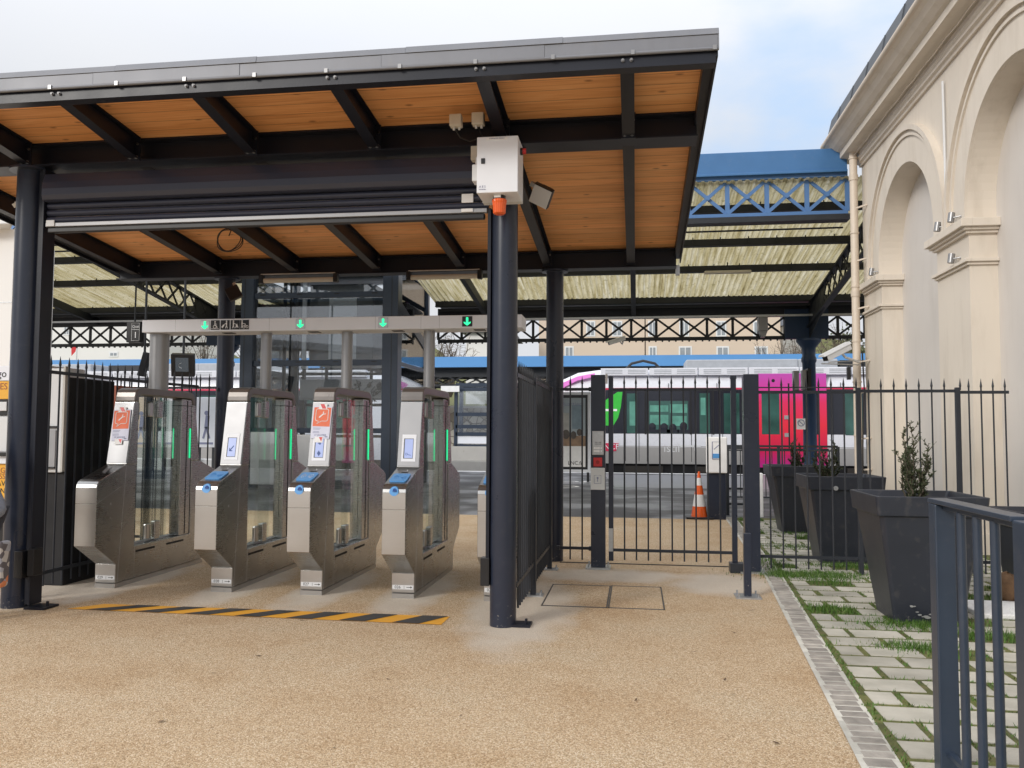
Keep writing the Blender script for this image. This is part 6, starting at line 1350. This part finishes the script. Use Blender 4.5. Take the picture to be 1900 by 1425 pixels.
for k, (dy, l) in enumerate(((-.036,.07),(-.012,.08),(.012,.076),(.034,.06))):
    q = MB(); b0 = Vector((px_+.17, py_-.20+dy, .925)); q.tube([b0, b0+Vector((.03,0,-.02)), b0+Vector((.035,0,-.05)), b0+Vector((.02,0,-.05-l*.3))], [.009,.009,.008,.006], 6); q.build('finger', M['skin'], pe, smooth=True)
q = MB(); b0 = Vector((px_+.15, py_-.15, .93)); q.tube([b0, b0+Vector((.03,.0,-.02)), b0+Vector((.05,-.02,-.04))], [.011,.01,.007], 6); q.build('thumb', M['skin'], pe, smooth=True)
for s in (-.11, .13):
    q = MB(); q.ball((px_-.06, py_+s, .05), .06, 6, 2.2, .9, .8); q.build('shoe', M['black'], pe, smooth=True)
bg_ = thing('tote_bag', (-5.29, 6.28, .3), 'patterned grey and orange bag hanging beside the person at the left edge', 'bag')
def bag_mat():
    m, nt, N, L, b = newmat('patterned_fabric'); g = N('ShaderNodeNewGeometry'); vo = N('ShaderNodeTexVoronoi'); vo.inputs['Scale'].default_value = 16; L(g.outputs['Position'], vo.inputs['Vector'])
    sc = N('ShaderNodeSeparateColor'); L(vo.outputs['Color'], sc.inputs[0]); r = ramp(nt, [(0, (.12,.11,.12)), (.3, (.5,.48,.46)), (.6, (.62,.22,.10)), (.8, (.35,.36,.4)), (1, (.7,.66,.6))]); L(sc.outputs[0], r.inputs[0]); r.color_ramp.interpolation = 'CONSTANT'; L(r.outputs[0], b.inputs['Base Color']); b.inputs['Roughness'].default_value = .8; return m
q = MB(); q.hexa([(-5.29,6.20,.30),(-5.08,6.20,.32),(-5.08,6.30,.32),(-5.29,6.30,.30),(-5.32,6.16,.66),(-5.07,6.17,.70),(-5.07,6.31,.70),(-5.32,6.32,.66)]); q.build('pouch', bag_mat(), bg_, bevel=.03, seg=3)
q = MB(); q.tube([(-5.29,6.2,.65),(-5.31,6.2,.84),(-5.28,6.2,.89),(-5.21,6.2,.80),(-5.12,6.2,.68)], .012, 6); q.build('handle', M['jacket'], bg_)

# ------------------------------------------------------------------ beyond the tracks
fc = thing('far_canopy', (0, 46, 0), 'long canopy with a light blue fascia over the opposite platform', 'canopy')
YF2 = 46.0; zf0, zf1 = at(1200, 679, YF2).z, at(1200, 659, YF2).z
MB().box(-45, 26, YF2, YF2+.2, zf0, zf1).build('fascia', M['bluefar'], fc)
MB().hexa([(-45,YF2+.2,zf0+.1),(26,YF2+.2,zf0+.1),(26,51,zf0-.2),(-45,51,zf0-.2),(-45,YF2+.2,zf0+.3),(26,YF2+.2,zf0+.3),(26,51,zf0),(-45,51,zf0)]).build('roof', M['irondark'], fc)
b = MB(); z1 = zf0-.02; z0 = zf0-1.05; n = 60; x0 = -45
for y in (46.6, 48.5):
    b.box(-45, 26, y-.05, y+.05, z0, z0+.12); b.box(-45, 26, y-.05, y+.05, z1-.5, z1)
    for k in range(n): xa = -45+71*k/n; xb = -45+71*(k+1)/n; b.bar((xa,y,z0+.1),(xb,y,z1-.4), .05,.07); b.bar((xa,y,z1-.4),(xb,y,z0+.1), .05,.07)
b.build('lattice', M['irondark'], fc)
for x in (-38, -28, -17.5, -6.5, 4, 15): MB().box(x-.12, x+.12, 48.4, 48.6, 0, z0).build('column', M['bluenavy'], fc)
ws = thing('waiting_shelter', (-8.6, 44.8, .05), 'dark framed glass shelter on a pale concrete base on the opposite platform', 'shelter')
x0, x1, y0, y1, z0, z1 = pxbox(845, 935, 714, 828, 45, 1.6)
zb0 = at(850, 858, 44.6).z
MB().box(x0-.2, x1+.6, 44.6, 46.7, .06, z0).build('concrete_base', M['concrete'], ws)
b = MB()
for xx in (x0, (x0+x1)/2+.55, x1): b.box(xx-.09, xx+.09, 45, 45.18, z0, z1)
for f in (0, .07, .48, .68, .80, 1): z = z1-(z1-z0)*f; b.box(x0, x1, 45.0, 45.16, z-.1, z+.1)
b.box(x0-.1, x0+.1, 46.4, 46.6, z0, z1); b.build('frame', M['rail'], ws)
MB().box(x0, x1, 45.08, 45.1, z0, z1).build('glass_pane', M['liftglass'], ws); MB().box(x0+.1, x1, 45.05, 45.07, z0+.15, z0+.55).build('white_panel', M['white'], ws)
q = MB(); x0, x1, y0, y1, z0, z1 = pxbox(818, 852, 716, 727, 44.6, .1); q.box(x0, x1, y0, y1, z0, z1); o = tag(q.build('red_white_sign', M['paperwhite']), 'red and white station sign hanging under the far canopy near the shelter', 'sign')
MB().box(x0, x0+.35, y0-.02, y0, z0, z1).build('red_end', M['red'], o, local=False) if False else None
rw = thing('stone_wall', (0, 52, 0), 'long rubble stone retaining wall behind the opposite platform', 'wall')
MB().box(-50, 40, 52, 52.8, -.5, 3.1).build('stonework', M['rubble'], rw); MB().box(-50, 40, 51.9, 52.9, 3.1, 3.25).build('coping', M['concrete'], rw)
b = MB(); 
hs = [(-60,3.2),(60,3.2)]
nx, ny = 60, 24; rr = random.Random(3)
hh = [[3.2+max(0, (j/ny))*9*(1+.25*math.sin(i*.5)+.2*math.sin(i*1.3+j)) for j in range(ny+1)] for i in range(nx+1)]
for i in range(nx):
    for j in range(ny):
        P = lambda a, c: (-70+140*a/nx, 53+70*c/ny, hh[a][c]-.6)
        b.face([P(i,j),P(i+1,j),P(i+1,j+1),P(i,j+1)])
tag(b.build('hillside', M['soil'], smooth=True), kind='structure')
def house(name, px0, px1, Y, dep, ztop, m, wins, lab, shut=None, roofz=2):
    x0 = at(px0, 620, Y).x; x1 = at(px1, 620, Y).x; t = thing(name, ((x0+x1)/2, Y, 0), lab, 'building')
    MB().box(x0, x1, Y, Y+dep, -.5, ztop).build('wall', M[m], t)
    for a, c, e, f in wins:
        p = at(a, f, Y); r = at(c, e, Y)
        q = MB(); q.box(p.x-.12, r.x+.12, Y-.04, Y-.002, p.z-.12, r.z+.12); fr = q.build('window', M['shutterfar'], t); q = MB(); q.box(p.x, (p.x+r.x)/2-.04, Y-.05, Y-.04, p.z, r.z); q.box((p.x+r.x)/2+.04, r.x, Y-.05, Y-.04, p.z, r.z); q.build('pane', M['winfar'], fr)
    q = MB(); xm = (x0+x1)/2; q.hexa([(x0-.4,Y-.4,ztop),(x1+.4,Y-.4,ztop),(x1+.4,Y+dep+.4,ztop),(x0-.4,Y+dep+.4,ztop),(x0+1,Y+dep*.5-.1,ztop+roofz),(x1-1,Y+dep*.5-.1,ztop+roofz),(x1-1,Y+dep*.5+.1,ztop+roofz),(x0+1,Y+dep*.5+.1,ztop+roofz)]); q.build('roof', M['slate'], t)
    return t, x0, x1
hb = []
for a, c in ((1138,1152),(1205,1216),(1263,1276),(1331,1345),(1400,1413)): hb.append((a, c, 598, 622))
for a, c in ((1206,1216),(1262,1281),(1332,1350),(1403,1422)): hb.append((a, c, 645, 660))
house('apartment_house', 1198, 1448, 72, 10, 15, 'facade1', [w for w in hb if w[0] > 1198], 'long beige rendered house with small windows above the far canopy')
house('apartment_house', 1000, 1196, 72, 10, 15, 'facade1', [(1138,1152,598,622),(1090,1102,598,622),(1050,1062,645,660)], 'beige rendered house behind the rear right column, left of the long beige house')
house('white_house', 60, 300, 70, 12, 17, 'facade2', [(120,128,600,620),(205,217,655,660)], 'big white rendered building above the left spear fence')
house('white_house', 865, 935, 64, 8, 9.3, 'facade2', [], 'small white house with a slate roof behind the gantry poles, above the far canopy', roofz=2.5)
house('grey_house', 1452, 1490, 80, 10, 11.5, 'facade2', [(1462,1470,600,618)], 'narrow pale house among the bare bushes, right of the long beige house')
c = at(135, 650, 60); f_ = thing('red_flag', c, 'small red flag in front of the big white building', 'flag')
q = MB(); q.face([(c.x-.15,60,c.z+.45),(c.x+.35,60.02,c.z+.45),(c.x+.2,60.05,c.z-.1),(c.x-.1,60,c.z-.45)]); q.build('cloth', M['red'], f_); MB().tube([(c.x+.35,60,c.z-2.5),(c.x+.35,60,c.z+.5)], .04, 6).build('pole', M['galv'], f_)
def bush(px, Y, w, h, z, m, lab, n, name='bare_bush', seed=1, leafy=False):
    rnd = random.Random(seed); x = at(px, 640, Y).x; t = thing(name, (x, Y, z), lab, 'tree' if name.endswith('tree') else 'bush'); st = MB(); lf = MB()
    for i in range(n):
        a = rnd.uniform(0, 6.28); out = rnd.uniform(.1, 1)*w; hh_ = h*rnd.uniform(.55, 1)*(1-.35*(out/w)**2); p = Vector((x+.1*math.cos(a), Y+.1*math.sin(a), z)); pts = [p]
        for k in range(1, 5): u = k/4; pts.append(Vector((x+out*u*math.cos(a)+rnd.gauss(0,.12), Y+.6*out*u*math.sin(a)+rnd.gauss(0,.12), z+hh_*u**.85)))
        st.tube(pts, [.05*(1-.8*k/4) for k in range(5)], 4)
        for _ in range(26):
            k = rnd.choice((1, 2, 3)); b0 = pts[k].lerp(pts[k+1], rnd.random()); v = Vector((rnd.gauss(0,1), rnd.gauss(0,1), rnd.gauss(.5,.8))).normalized(); l = rnd.uniform(.3, .8); wv = v.cross(Vector((rnd.gauss(0,1), rnd.gauss(0,1), .2))).normalized()*(.014 if not leafy else .09); l2 = l if not leafy else .22
            if leafy: b0 = b0+v*rnd.uniform(0,.7)
            lf.face([b0-wv*.5, b0+v*l2*.5-wv, b0+v*l2, b0+v*l2*.5+wv])
    st.build('branches' if not leafy else 'trunk', M['bark'], t); lf.build('twigs' if not leafy else 'crown', M[m], t); return t
for i, (px, Y, w, h, z) in enumerate(((1440, 60, 2.4, 5.2, 4), (1480, 58, 2.2, 4.6, 4), (1520, 60, 2.6, 5.6, 4), (1556, 57, 2.2, 5.0, 4), (760, 58, 2.3, 6.2, 4), (800, 60, 2.6, 6.0, 4), (835, 57, 2.2, 5.6, 4), (480, 59, 2.6, 7.5, 4), (540, 61, 3.0, 8.5, 4), (610, 60, 2.8, 7.5, 4), (380, 58, 2.4, 6, 4))):
    where = ['next to the end wall of the long beige house', 'just left of the blue platform column', 'between the blue column and the downpipe', 'right behind the big security camera', 'behind the right post of the lift tower', 'behind the side glass of the lift tower', 'left of the small white house', 'seen through the left bay of the lift glass', 'seen through the middle of the lift glass', 'seen through the right bay of the lift glass', 'behind the blue column left of the lift'][i]
    bush(px, Y, w, h, z, 'brown_twig', 'bare brown bush on the slope, '+where, 26, seed=20+i)
bush(1578, 62, 1.6, 5.5, 4, 'evergreen', 'green bushy tree just left of the cream downpipe, beyond the tracks', 50, 'evergreen_tree', 50, True)

for o in bpy.data.objects:
    if o.type == 'EMPTY': o.hide_render = False
S.render.engine = 'CYCLES'
S.cycles.max_bounces = 8; S.cycles.transparent_max_bounces = 16; S.cycles.glossy_bounces = 3
